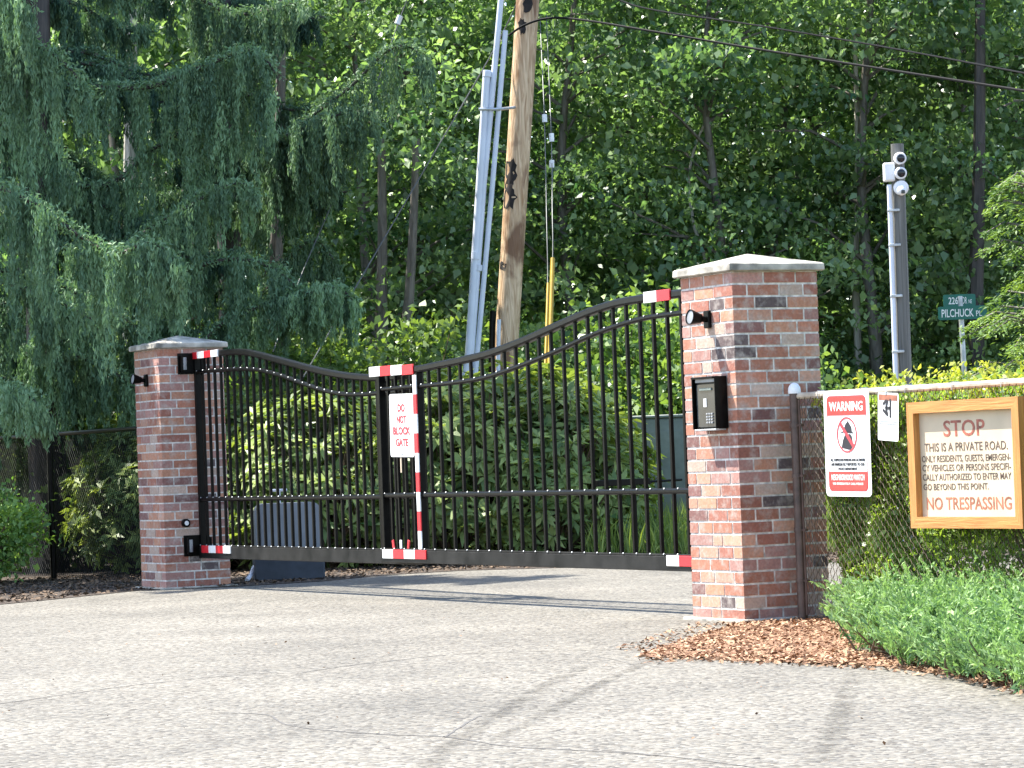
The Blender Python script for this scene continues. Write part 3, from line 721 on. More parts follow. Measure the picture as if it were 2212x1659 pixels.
def line(s_, mat, xa_, xb_, y_, cap):
    a, _ = hit(*zpx(xa_, y_), FENCE0, q + yb); b_, _ = hit(*zpx(xb_, y_), FENCE0, q + yb); _, zc_ = hit(*zpx((xa_ + xb_) / 2, y_), FENCE0, q + yb)
    text(s_, mat, t, b_ - a, cap * ih, (a + b_) / 2 - (xs0 + w / 2), zc_ - (zs0 + zs1) / 2, yb, bold=.006 if cap < .1 else .012)
line("STOP", "letrust", 1425, 1800, 728, .150)
line("THIS IS A PRIVATE ROAD.", "letbrown", 1255, 2008, 896, .080)
line("ONLY RESIDENTS, GUESTS, EMERGEN-", "letbrown", 1232, 2035, 1002, .062)
line("CY VEHICLES OR PERSONS SPECIFI-", "letbrown", 1236, 2038, 1086, .062)
line("CALLY AUTHORIZED TO ENTER MAY", "letbrown", 1240, 2042, 1171, .062)
line("GO BEYOND THIS POINT.", "letbrown", 1246, 1836, 1262, .060)
line("NO TRESPASSING", "letfade", 1275, 2046, 1412, .115)
b = MB(); b.box((-w * .3, .086, 0), (.06, .03, h * .9)); b.box((w * .3, .086, 0), (.06, .03, h * .9)); b.build("batten", "frame", t)

# warning sign
q = -.022
xs0, zs1 = hit(1778, 846, FENCE0, q); xs1, _ = hit(1876, 840, FENCE0, q); _, zs0 = hit(1789, 1073, FENCE0, q)
w, h = xs1 - xs0, zs1 - zs0
t = thing("warning_sign", "white and red warning sign with crossed out figure, beside the pillar", "sign", FENCE0 + q * N + (xs0 + w / 2) * U + np.array([0, 0, (zs0 + zs1) / 2]), RZ)
t.rotation_euler = (0, math.radians(.8), RZ)
MB().poly(rrect(w, h, .028), -.002, .0).build("panel", "signwhite", t)
b = MB(); outline(b, w * .86, h * .90, .03, .004, -.0032, -.0021); b.build("border", "letred", t)
iw, ih = w * .84, h * .88
def band(z_0, z_1, rt, rb):
    top = rrect(iw, z_1 - z_0, .026); c_ = (z_0 + z_1) / 2
    pts = [(x_, max(-(z_1 - z_0) / 2, y_)) for x_, y_ in top]
    P = []
    for x_, y_ in pts:
        if y_ < 0 and not rb: x_ = math.copysign(iw / 2, x_); y_ = -(z_1 - z_0) / 2
        if y_ > 0 and not rt: x_ = math.copysign(iw / 2, x_); y_ = (z_1 - z_0) / 2
        if not P or (abs(P[-1][0] - x_) + abs(P[-1][1] - (y_ + c_))) > 1e-5: P.append((x_, y_ + c_))
    if abs(P[0][0] - P[-1][0]) + abs(P[0][1] - P[-1][1]) < 1e-5: P.pop()
    MB().poly(P, -.0042, -.0022).build("red_band", "signred", t)
band(h * .265, h * .442, True, False); band(-h * .442, -h * .265, False, True)
text("WARNING", "letwhite", t, iw * .88, h * .085, 0, h * .35, -.0047)
text("NEIGHBORHOOD WATCH", "letwhite", t, iw * .86, h * .052, 0, -h * .32, -.0047)
text("WE IMMEDIATELY CALL POLICE", "letwhite", t, iw * .8, h * .02, 0, -h * .38, -.0047)
for i, s_ in enumerate(("ALL SUSPICIOUS PERSONS AND ACTIVITIES", "ARE IMMEDIATELY REPORTED TO OUR", "POLICE DEPARTMENT.")):
    text(s_, "letblack", t, iw * (.9, .88, .5)[i], h * .026, 0, -h * (.155 + .042 * i), -.0030)
# hooded figure inside a ring
cz = h * .08; rr = iw * .26
b = MB()
b.poly([(-.055, cz - rr * .72), (.03, cz - rr * .86), (.06, cz - rr * .6), (.045, cz - rr * .05), (.03, cz + .005), (-.02, cz + .0), (-.04, cz - rr * .3)], -.0034, -.0022)
b.poly([(-.035, cz + rr * .2), (.05, cz + rr * .12), (.045, cz + rr * .42), (.012, cz + rr * .78), (-.012, cz + rr * .6)], -.0034, -.0022)
b.poly([(-.07, cz + rr * .1), (-.035, cz + rr * .22), (.06, cz + rr * .14), (.06, cz + rr * .07), (-.03, cz + rr * .13)], -.0034, -.0022)
b.build("figure", "letblack", t)
b = MB(); n = 36
for k in range(n):
    a0, a1 = 2 * math.pi * k / n, 2 * math.pi * (k + 1) / n
    b.poly([(r_ * math.cos(a_), cz + r_ * math.sin(a_)) for r_, a_ in ((rr, a0), (rr, a1), (rr * .91, a1), (rr * .91, a0))], -.0048, -.0022)
d_ = rr * .93 * .7071; e_ = .0075
b.poly([(-d_ - e_, cz + d_ - e_), (-d_ + e_, cz + d_ + e_), (d_ + e_, cz - d_ + e_), (d_ - e_, cz - d_ - e_)], -.0046, -.0024)
b.build("prohibition_ring", "letred", t)
b = MB()
for sx in (-1, 1):
    for sz in (-1, 1): b.tube([(sx * w * .4, -.004, sz * h * .47), (sx * w * .4, .03, sz * h * .47)], .003, 6)
b.build("wire_tie", "steel", t)

# small notice
xs0, zs1 = hit(1892, 852, FENCE0, q); xs1, _ = hit(1936, 850, FENCE0, q); _, zs0 = hit(1900, 955, FENCE0, q)
w, h = xs1 - xs0, zs1 - zs0
t = thing("small_notice", "small crooked white notice with a dark symbol between the two larger signs", "sign", FENCE0 + (q - .004) * N + (xs0 + w / 2 + .02) * U + np.array([0, 0, (zs0 + zs1) / 2 + .005]), RZ)
t.rotation_euler = (0, math.radians(4.0), RZ)
MB().poly(rrect(w, h, .012), -.002, 0).build("panel", "signwhite", t)
MB().box((0, -.0028, h * .40), (w * .9, .0015, h * .12)).build("header_band", "letfade", t)
b = MB()
for ang, L_, ox, oz in ((70, .05, -.012, .05), (110, .05, -.012, .012), (35, .04, -.03, .06), (-35, .04, -.03, .01), (90, .10, .022, .03), (0, .04, 0, .03)):
    R_ = Matrix.Rotation(-math.radians(ang), 3, 'Y'); b.box((ox, -.003, oz + h * .06), (L_, .0015, .016), 0, None, R_)
b.build("symbol", "letblack", t)
b = MB()
for i, (wd_, zz) in enumerate(((.86, -.10), (.86, -.15), (.5, -.22), (.86, -.27), (.4, -.32), (.86, -.37), (.86, -.42))):
    b.box((-(0.86 - wd_) * w / 2, -.0028, zz * h), (wd_ * w, .001, h * (.022 if i < 2 else .012)))
b.build("text_lines", "keygrey", t)
MB().bbox((-.02, .0, h * .5 - .004), (.012, .012, .02), .002).build("clip", "steel", t)

# ------------------------------------------------------------------ camera post, cameras, street sign
ZP = 21.0
ptop = at(1938, 311, ZP)
t = thing("camera_post", "grey weathered wooden post rising behind the hedge with a white conduit", "post", (ptop[0], ZP, 0))
hz = float(ptop[2]); pb = at(1962, 1028, ZP); lean = (ptop[0] - pb[0]) / (ptop[2] - pb[2])
X0 = -lean * hz
MB().tube([(X0, 0, 0), (X0 * .5, 0, hz * .5), (0, 0, hz)], [.052, .048, .044], 16).build("post", "post", t, True)
zc = float(at(1915, 400, ZP)[2])
MB().tube([(X0 - .066, -.03, 0), (X0 - .066 + lean * zc, -.03, zc)], .017, 10).build("conduit", "pvc", t, True)
b = MB()
for yy in (455, 530, 640, 760):
    zz = float(at(1930, yy, ZP)[2]); b.bbox((X0 + lean * zz - .045, -.035, zz), (.08, .045, .018), .003)
b.build("strap", "steel", t)
zz = float(at(1920, 373, ZP)[2])
t2 = thing("junction_box", "white junction box on the left side of the camera post", "junction box", (at(1919, 373, ZP)[0], ZP - .03, zz))
MB().bbox((0, 0, 0), (.075, .07, .125), .006).build("body", "camwhite", t2); MB().bbox((0, -.038, 0), (.066, .008, .11), .003).build("lid", "camwhite", t2)
for px, py, lab, kind in ((1943, 342, "top white round camera on the wooden post", 0), (1944, 374, "middle white round camera on the wooden post", 0), (1946, 409, "lowest camera on the wooden post, a white dome", 1)):
    p = at(px, py, ZP - .06)
    t2 = thing("security_camera", lab, "camera", p, 0, "security cameras on the post")
    R_ = Matrix.Rotation(math.radians(96), 3, 'X') @ Matrix.Identity(3); R_ = Matrix.Rotation(math.radians(6), 3, 'Z') @ R_
    if kind == 0:
        MB().lathe([(.034, -.03), (.039, -.01), (.042, .012), (.041, .032), (.036, .042), (.028, .042), (.025, .036)], 24, 0, (0, 0, 0), R_).build("housing", "camwhite", t2, True)
        MB().lathe([(.0275, .0385), (.0260, .046), (.016, .051), (.004, .052)], 20, 0, (0, 0, 0), R_).build("lens", "lens", t2, True)
    else:
        MB().lathe([(.046, -.03), (.050, -.005), (.050, .02), (.042, .026)], 24, 0, (0, 0, .01), R_).build("housing", "camwhite", t2, True)
        R2 = Matrix.Rotation(math.radians(115), 3, 'X')
        MB().lathe([(.036, .018), (.033, .035), (.022, .052), (.008, .060)], 20, 0, (0, -.01, .0), R2).build("dome", "camwhite", t2, True)
        MB().bbox((.006, -.066, -.022), (.026, .012, .024), .004).build("lens", "lens", t2)
ZS = 33.0
pm = at(2077, 690, ZS)
t = thing("street_sign", "pair of green street name blades on a thin steel post behind the hedge", "street sign", (pm[0], ZS, 0))
zt = float(at(2074, 640, ZS)[2])
MB().tube([(.03, 0, 0), (-.005, 0, zt)], .028, 10).build("post", "steel", t, True)
def blade(pxa, pxb, pya, pyb, body, rz, wf, off):
    A, B = at(pxa, pya, ZS - off), at(pxb, pyb, ZS - off); w_, h_ = float(B[0] - A[0]), float(A[2] - B[2])
    m = MB(); m.poly(rrect(w_, h_, .02), -.004, .004); ob = m.build("name_blade", "signgreen", t)
    ob.location = ((A[0] + B[0]) / 2 - pm[0], -off, (A[2] + B[2]) / 2); ob.rotation_euler = (0, 0, rz)
    for s_, fx0, fx1, cap, dz in body: text(s_, "letwhite", ob, (fx1 - fx0) * w_, cap * h_, -w_ / 2 + (fx0 + fx1) / 2 * w_, dz * h_, -.0055, bold=0 if len(s_) < 3 else .012)
blade(2026, 2132, 663, 688, [("PILCHUCK", .07, .73, .58, 0), ("PL", .78, .90, .42, -.08)], .0, 1, .05)
blade(2037, 2108, 637, 661, [("226", .16, .46, .55, 0), ("TH", .47, .54, .25, .14), ("DR", .59, .73, .55, 0), ("NE", .78, .88, .32, -.1)], .0, 1, .0)

# ------------------------------------------------------------------ utility pole, conduits, guys, wires
ZU = 33.0
def pxpath(pts, Y): return [at(a, b, (Y if not isinstance(Y, (list, tuple)) else Y[i])) for i, (a, b) in enumerate(pts)]
A, B = at(1092, 780, ZU), at(1140, 0, ZU); dv = (B - A) / (B[2] - A[2]); base = A - dv * A[2]; topp = A + dv * (9.5 - A[2])
t = thing("utility_pole", "leaning brown wooden utility pole with three pale conduits behind the gate", "utility pole", base)
rel = lambda P: [tuple(np.asarray(p) - base) for p in P]
npt = 24; path = [base + (topp - base) * k / npt for k in range(npt + 1)]
MB().tube(rel(path), [.128 - .0003 * k for k in range(npt + 1)], 20).build("pole", "pole", t, True)
for pts, r in (([(1008, 800), (1013, 762), (1032, 470), (1052, 152)], .042), ([(1016, 800), (1018, 772), (1045, 400), (1082, 0), (1100, -220)], .031), ([(1028, 800), (1031, 762), (1062, 420), (1092, 66)], .027)):
    P = pxpath(pts, ZU - .38); d0 = (P[0] - P[1]) / (P[0][2] - P[1][2]); P = [P[1] - d0 * (P[1][2])] + P[1:]
    MB().tube(rel(P), r, 12).build("conduit", "pvc", t, True)
P = pxpath([(1034, 236), (1078, 236), (1112, 232)], [ZU - .42, ZU - .42, ZU - .12]); MB().tube(rel(P), .016, 8).build("bracket", "steel", t)
for pts, r_ in (([(1052, 166), (1053, 154)], .048), ([(1027, 560), (1028, 545)], .047), ([(1034, 585), (1035, 572)], .036)):
    MB().tube(rel(pxpath(pts, ZU - .385)), r_, 12).build("coupling", "pvc", t)
P = pxpath([(1062, 790), (1064, 690), (1065, 672)], ZU - .15); P = [P[0] * [1, 1, 0]] + P; MB().tube(rel(P), .034, 10).build("cable_guard", "black", t)
P = pxpath([(1076, 790), (1077, 715), (1078, 690)], ZU - .2); P = [P[0] * [1, 1, 0]] + P; MB().tube(rel(P), .022, 8).build("ground_rod_guard", "pvc", t)
# charred patches on the pole's near side
for (px, py, rx, rz_) in ((1103, 370, 15, 28), (1101, 428, 16, 27), (1100, 400, 10, 18), (1082, 575, 13, 9), (1140, 12, 11, 22), (1128, 60, 9, 20)):
    n = 16; out = []; b = MB()
    for k in range(n):
        a_ = 2 * math.pi * k / n; q_ = random.uniform(.65, 1.15); out.append((px + rx * q_ * math.cos(a_), py + rz_ * q_ * math.sin(a_)))
    cpt = None; Vs = []
    for (xx, yy) in [(px, py)] + out:
        d = ray(xx, yy); k_ = (ZU) / d[1]; p = EYEP + d * k_; ax = base + dv * p[2]
        dx = max(-.122, min(.122, p[0] - ax[0])); Vs.append((ax[0] + dx - base[0], ax[1] - math.sqrt(.1295 ** 2 - dx * dx) - base[1], p[2] - base[2]))
    s0 = len(b.v); b.v += Vs
    for k in range(n): b.f.append([s0, s0 + 1 + (k + 1) % n, s0 + 1 + k]); b.m.append(0); b.c.append(None)
    b.build("charred_patch", "tar", t)
def cable(name, label, cat, pts, Y, r, mat, group=None, extra=None):
    P = pxpath(pts, Y); o = thing(name, label, cat, P[-1], 0, group)
    MB().tube([tuple(np.asarray(p) - P[-1]) for p in smooth_path(P, 6)], r, 6).build("wire", mat, o, True)
    for e in (extra or []):
        (pa_, pb_, Ye, re, nm, mt) = e; Q = pxpath([pa_, pb_], Ye); MB().tube([tuple(np.asarray(p) - P[-1]) for p in Q], re, 10).build(nm, mt, o, True)
    return o
cable("overhead_cable", "thick black overhead cable crossing from the wooden pole to the upper right", "cable", [(1098, 78), (1130, 56), (1180, 40), (1250, 42), (1400, 66), (1600, 100), (1900, 148), (2212, 196), (2500, 240)], [32.8, 32.75, 32.5, 32.2, 31, 30, 28, 26, 24], .012, "wire", "overhead cables")
cable("overhead_cable", "thin black overhead cable nearest the top edge above the thick one", "cable", [(1200, -60), (1337, 0), (1421, 23), (1623, 53), (1896, 99), (2212, 158), (2500, 215)], [32.5, 32.2, 31.5, 30, 28.5, 26, 24], .009, "wire", "overhead cables")
cable("guy_wire", "long steel guy wire slanting from the leaning pole down to the left", "guy wire", [(1120, 0), (1060, 120), (900, 395), (738, 672), (655, 815)], [33, 33, 32.4, 31.5, 31], .0075, "guywire", "guy wires of the utility pole")
cable("guy_wire", "guy wire with one white insulator, left of the long slanting one", "guy wire", [(890, -30), (862, 45), (740, 382), (650, 596), (590, 760)], [33, 33, 32.4, 31.8, 31.2], .0055, "guywire", "guy wires of the utility pole", [((858, 52), (865, 34), 32.9, .032, "insulator", "porcelain")])
cable("guy_wire", "thin upright guy wire with one white insulator and a short yellow guard", "guy wire", [(1166, 30), (1176, 255), (1181, 480), (1183, 610), (1178, 790)], [33, 32, 31, 30.6, 30], .005, "guywire", "guy wires of the utility pole", [((1176, 247), (1177, 264), 31.95, .026, "insulator", "porcelain"), ((1184, 612), (1178, 790), [30.55, 30], .014, "guard", "yellow")])
cable("guy_wire", "thin upright guy wire with two white insulators and a long yellow guard", "guy wire", [(1180, 30), (1191, 297), (1193, 450), (1194, 560), (1187, 790)], [33, 32, 31, 30.6, 30], .005, "guywire", "guy wires of the utility pole", [((1191, 288), (1192, 306), 31.95, .026, "insulator", "porcelain"), ((1192, 346), (1192, 362), 31.7, .026, "insulator", "porcelain"), ((1194, 558), (1187, 790), [30.55, 30], .022, "guard", "yellow")])

# ------------------------------------------------------------------ vegetation
def leafcloud(C, rad, per, L, r=rng, flat=.55, up=.9, tint0=None):
    n = len(C) * per; idx = np.repeat(np.arange(len(C)), per)
    off = r.normal(size=(n, 3)) * rad; off[:, 2] *= flat
    P = C[idx] + off
    D = r.normal(size=(n, 3)); D[:, 2] -= .5; Nn = r.normal(size=(n, 3)) * .65; Nn[:, 2] += up
    l = L * (.45 + .75 * r.random(n) ** 1.5 + .35 * r.random(len(C))[idx]); tint = .35 * r.random(n) + (r.random(len(C))[idx]) * .65 if tint0 is None else tint0[idx] + .35 * (r.random(n) - .5)
    return kites(P, D, Nn, l, l * (.5 + .25 * r.random(n)), .2, .12), tint
def make_tree(name, label, group, trunk_r, H, zlo, rad, nclus, per, L, mat, bark, seed, lean=0.0):
    r = np.random.default_rng(seed); rd = random.Random(seed)
    t = thing(name, label, "tree", (0, 0, 0), 0, group)
    path = [(lean * (k / 10) ** 1.3 * H + .10 * math.sin(k * .9 + seed), .10 * math.cos(k * 1.1 + seed), H * k / 10) for k in range(11)]
    MB().tube(path, [trunk_r * (1 - .075 * k) for k in range(11)], 10).build("trunk", bark, t, True)
    C = []
    while len(C) < nclus:
        z = zlo + (H + .8 - zlo) * r.random(); f = (z - zlo) / (H + .8 - zlo)
        R_ = rad * (1 - .55 * f ** 2) * (.55 + .45 * min(1, f * 5)); a = r.random() * 6.283; q_ = R_ * math.sqrt(r.random()) * (.75 + .35 * r.random())
        k = min(10, max(0, z / H * 10)); x0, y0 = np.interp(k, range(11), [p[0] for p in path]), np.interp(k, range(11), [p[1] for p in path])
        C.append((x0 + q_ * math.cos(a), y0 + q_ * math.sin(a), z))
    C = np.array(C)
    b = MB()
    for c in C[::3]:
        zb = max(.4, c[2] - rd.uniform(.4, 1.1) * math.hypot(c[0], c[1]) * .6); k = min(10, zb / H * 10)
        s0 = np.array([np.interp(k, range(11), [p[0] for p in path]), np.interp(k, range(11), [p[1] for p in path]), zb])
        m = (s0 + c) / 2 + np.array([rd.uniform(-.15, .15), rd.uniform(-.15, .15), rd.uniform(.0, .2)])
        b.tube([tuple(s0), tuple(m), tuple(c)], [.028, .018, .007], 5, cap=False)
    b.build("limbs", bark, t)
    V, tint = leafcloud(C, .30, per, L, r, .38)
    quads("crown", V, tint, mat, t)
    return t
def copy_tree(o, loc, rz, sc_=1.0, label=None, group=None):
    c = o.copy(); COL.objects.link(c); c.location = loc; c.rotation_euler = (0, 0, rz); c.scale = (sc_, sc_, sc_)
    if label: c["label"] = label
    if group: c["group"] = group
    for ch in list(o.children):
        d = ch.copy(); COL.objects.link(d); d.parent = c
        for g_ in list(ch.children):
            e = g_.copy(); COL.objects.link(e); e.parent = d
    return c
GW = "broadleaf trees of the wood"
LW = "leafy broadleaf tree of the dense wood behind the gate"
protos = [make_tree("broadleaf_tree", LW, GW, .13, 7.7, 1.0, 2.3, 135, 115, .125, "leaf", "bark", 11),
          make_tree("broadleaf_tree", LW, GW, .10, 7.4, .7, 2.0, 120, 120, .115, "leaf", "bark", 12, .03),
          make_tree("broadleaf_tree", LW, GW, .15, 8.0, 1.4, 2.5, 140, 115, .13, "leaf", "bark", 13, -.02),
          make_tree("broadleaf_tree", LW, GW, .09, 7.2, .5, 1.9, 115, 125, .11, "leaf", "bark", 14, .02)]
def xat(px, Y): return float(at(px, 985, Y)[0])
spots = [(285, 37, 0, 1.0), (600, 38.5, 1, 1.02), (815, 36.5, 3, .95), (890, 39.5, 2, 1.0), (1010, 43, 0, 1.1), (1230, 38, 1, 1.0), (1385, 41.5, 2, 1.05), (1560, 37.5, 3, 1.0), (1700, 40, 0, 1.0), (1880, 38, 1, 1.03),
         (2110, 40, 2, 1.0), (2330, 38, 3, 1.05), (450, 44, 3, 1.1), (700, 45, 0, 1.1), (1480, 46, 1, 1.15), (1800, 46, 3, 1.15), (2000, 45, 0, 1.1), (1180, 47, 3, 1.2), (2230, 46, 1, 1.1), (60, 40, 2, 1.0), (-220, 42, 0, 1.1), (2500, 44, 0, 1.1), (120, 47, 1, 1.2)]
used = set()
for i, (px, Y, k, s_) in enumerate(spots):
    loc = (xat(px, Y), Y, 0); rz = random.random() * 6.28
    if k not in used:
        used.add(k); o = protos[k]; o.location = loc; o.rotation_euler = (0, 0, rz); o.scale = (s_,) * 3
    else: o = copy_tree(protos[k], loc, rz, s_)
# two thin pale saplings and a dark trunk that catch the eye
def stem(name, label, pts, Y, r, bark, nl=6):
    P = pxpath(pts, Y); b0 = P[0] * [1, 1, 0]; t = thing(name, label, "tree", b0)
    Q = smooth_path([b0] + P, 5); MB().tube([tuple(p - b0) for p in Q], [r * (1 - .5 * k / len(Q)) for k in range(len(Q))], 8).build("trunk", bark, t, True)
    C = np.array([P[-1] - b0 + rng.normal(size=3) * [.5, .5, .4] for _ in range(nl)]); V, ti = leafcloud(C, .28, 50, .11); quads("crown", V, ti, "leaf", t)
stem("sapling", "thin pale curving sapling stem in the wood above the sunlit pillar", [(1530, 620), (1500, 490), (1488, 400), (1500, 320), (1530, 250)], 37.6, .026, "barkpale")
stem("sapling", "straight pale thin trunk in the wood between pillar and camera post", [(1848, 600), (1852, 480), (1853, 350), (1850, 200), (1846, 60)], 38.2, .05, "barkpale")
stem("tree_trunk", "dark thick trunk in the wood above the green street sign", [(2108, 700), (2112, 500), (2116, 250), (2118, -60)], 37.0, .11, "barkdark", 10)
stem("tree_trunk", "mottled grey trunk left of the utility pole behind the gate", [(878, 760), (884, 640), (892, 500), (900, 300)], 34.8, .075, "bark", 8)
stem("tree_trunk", "grey trunk left of the mottled one, above the dip of the gate", [(826, 760), (824, 640), (826, 520), (824, 300)], 35.0, .085, "bark", 8)
stem("tree_trunk", "grey upright trunk between the drooping cedars", [(596, 640), (600, 480), (604, 360), (606, 200), (608, -50)], 34.2, .09, "bark", 5)
stem("tree_trunk", "pale grey trunk at the top left behind the cedar boughs", [(280, 640), (282, 300), (284, 100), (284, -50)], 35.0, .10, "barkpale", 3)

# far wood
n = 120000
C = np.column_stack([rng.uniform(-22, 22, n), rng.uniform(49, 58, n), rng.uniform(0, 12, n) ** 1.0])
D = rng.normal(size=(n, 3)); Nn = rng.normal(size=(n, 3)) * .7 + [0, 0, .8]; l = .24 * (.6 + .8 * rng.random(n))
o = quads("distant_wood", kites(C, D, Nn, l, l * .65), rng.random(n), "leaf2"); tag(o, kind="stuff")

# low shrubs along the wood's edge
def make_shrub(name, label, cat, group, rad, H, nclus, per, L, mat, seed, per_r=.22, up=.9):
    r = np.random.default_rng(seed); t = thing(name, label, cat, (0, 0, 0), 0, group); C = []
    while len(C) < nclus:
        p = r.normal(size=3); p /= np.linalg.norm(p); q_ = r.random() ** .4; z = H * .48 + p[2] * q_ * H * .48
        C.append((p[0] * q_ * rad, p[1] * q_ * rad, max(.08, z)))
    C = np.array(C); b = MB()
    for c in C[::3]: b.tube([(c[0] * .15, c[1] * .15, 0), (c[0] * .6, c[1] * .6, c[2] * .6), tuple(c)], [.016, .011, .005], 5, cap=False)
    b.build("stems", "twig", t); V, ti = leafcloud(C, per_r, per, L, r, .7, up); quads("foliage", V, ti, mat, t); return t
GS = "shrubs at the wood's edge"; LS = "bushy green shrub at the edge of the wood behind the gate"
sp = [make_shrub("shrub", LS, "shrub", GS, 1.2, 2.4, 80, 75, .10, "shrubleaf", 31), make_shrub("shrub", LS, "shrub", GS, 1.3, 2.8, 90, 75, .11, "shrubleaf", 32)]
for i, (px, Y, s_) in enumerate([(420, 34.6, .9), (560, 33.4, .9), (700, 34, 1.0), (860, 33.8, .95), (985, 34.4, .95), (1150, 35, .95), (1290, 34.2, 1.1), (1430, 34.6, 1.0), (1600, 33.5, 1.1), (1740, 37.5, .8), (1890, 38.5, .85), (2060, 37.2, .8), (2230, 37.5, .8), (200, 34, .9), (40, 34.5, .9), (2400, 37, .8), (90, 31.6, .75), (190, 31.2, .7), (-40, 31.8, .8)]):
    o = sp[i] if i < 2 else copy_tree(sp[i % 2], (0, 0, 0), 0)
    o.location = (xat(px, Y), Y, 0); o.rotation_euler = (0, 0, random.random() * 6.28); o.scale = (s_,) * 3

# rhododendrons behind the gate
def make_rhodo(seed, rad, H, nros, L=.165):
    r = np.random.default_rng(seed); t = thing("rhododendron", "x", "shrub", (0, 0, 0), 0, "rhododendrons behind the gate"); C = []; A = []
    while len(C) < nros:
        p = r.normal(size=3); p /= np.linalg.norm(p); q_ = .72 + .3 * r.random() if r.random() < .75 else r.random(); z = H * .45 + p[2] * q_ * H * .52
        if z < .06: continue
        C.append((p[0] * q_ * rad, p[1] * q_ * rad, z)); A.append(p * [.8, .8, .5] + [0, 0, .75])
    C = np.array(C); A = unit(np.array(A) + r.normal(size=(nros, 3)) * .25); k = 10
    idx = np.repeat(np.arange(nros), k); th = np.tile(np.arange(k) * 2.399, nros) + r.random(nros)[idx] * 6.28
    a = A[idx]; ref = np.where(np.abs(a[:, 2:3]) < .9, np.array([[0, 0, 1.0]]), np.array([[1.0, 0, 0]])); e1 = unit(np.cross(a, ref)); e2 = np.cross(a, e1)
    out = e1 * np.cos(th)[:, None] + e2 * np.sin(th)[:, None]; tilt = r.uniform(-.35, .75, len(idx))[:, None]
    D = unit(out + a * tilt); l = L * (.7 + .5 * r.random(len(idx))); Pc = C[idx] + D * (l[:, None] * .55); Nn = a - D * (a * D).sum(-1, keepdims=True)
    V = kites(Pc, D, Nn, l, l * .34, .25, .16); tint = .55 * r.random(nros)[idx] + .45 * r.random(len(idx))
    quads("foliage", V, tint, "rhodo", t); b = MB()
    for c in C[::2]: b.tube([(c[0] * .2, c[1] * .2, 0), (c[0] * .6, c[1] * .6, c[2] * .55), tuple(c)], [.014, .009, .004], 5, cap=False)
    b.build("stems", "twig", t); return t
rp = [make_rhodo(41, 1.05, 1.75, 560), make_rhodo(42, 1.2, 1.95, 640)]
rl = [(560, 29.6, 0, .95, "rhododendron behind the grey gate motor, nearest the shaded pillar"), (690, 29.0, 1, .88, "bright topped rhododendron behind the dip of the far gate leaf"), (830, 29.6, 0, 1.02, "rhododendron behind the white gate sign"),
      (985, 29.0, 1, .95, "rhododendron just right of the red and white striped gate stile"), (1120, 29.4, 0, 1.10, "tall rhododendron behind the middle of the near gate leaf"), (1185, 28.9, 1, .84, "broad rhododendron left of the black steel arm behind the gate"),
      (1245, 30.6, 0, .70, "last rhododendron before the grassy gap near the pillar"), (430, 30.6, 1, .95, "rhododendron hidden partly by the shaded brick pillar"), (330, 29.4, 0, .80, "rhododendron with long pale leaves above the dark fence")]
usedr = set()
for px, Y, k, s_, lab in rl:
    if k not in usedr: usedr.add(k); o = rp[k]
    else: o = copy_tree(rp[k], (0, 0, 0), 0)
    o.location = (xat(px, Y), Y, 0); o.rotation_euler = (0, 0, random.random() * 6.28); o.scale = (s_,) * 3; o["label"] = lab

# bright bush at the left edge
o = make_shrub("bush", "rounded bright green bush at the left edge in front of the dark fence", "shrub", None, .62, 1.05, 110, 70, .06, "bushleaf", 51, .10)
p = ground(-30, 1262); o.location = (p[0] - .1, p[1] + .1, 0)

# grass through the right part of the gate
n = 14000; gx = rng.uniform(.6, 6.5, n); gy = rng.uniform(27.6, 34, n)
hgt = .20 + .34 * rng.random(n); C = np.column_stack([gx, gy, hgt / 2]); D = rng.normal(size=(n, 3)) * .25 + [0, 0, 1]
o = quads("grass", kites(C, D, rng.normal(size=(n, 3)) + [0, -1, 0], hgt, .014, .1, .2), rng.random(n), "grass"); tag(o, kind="stuff")

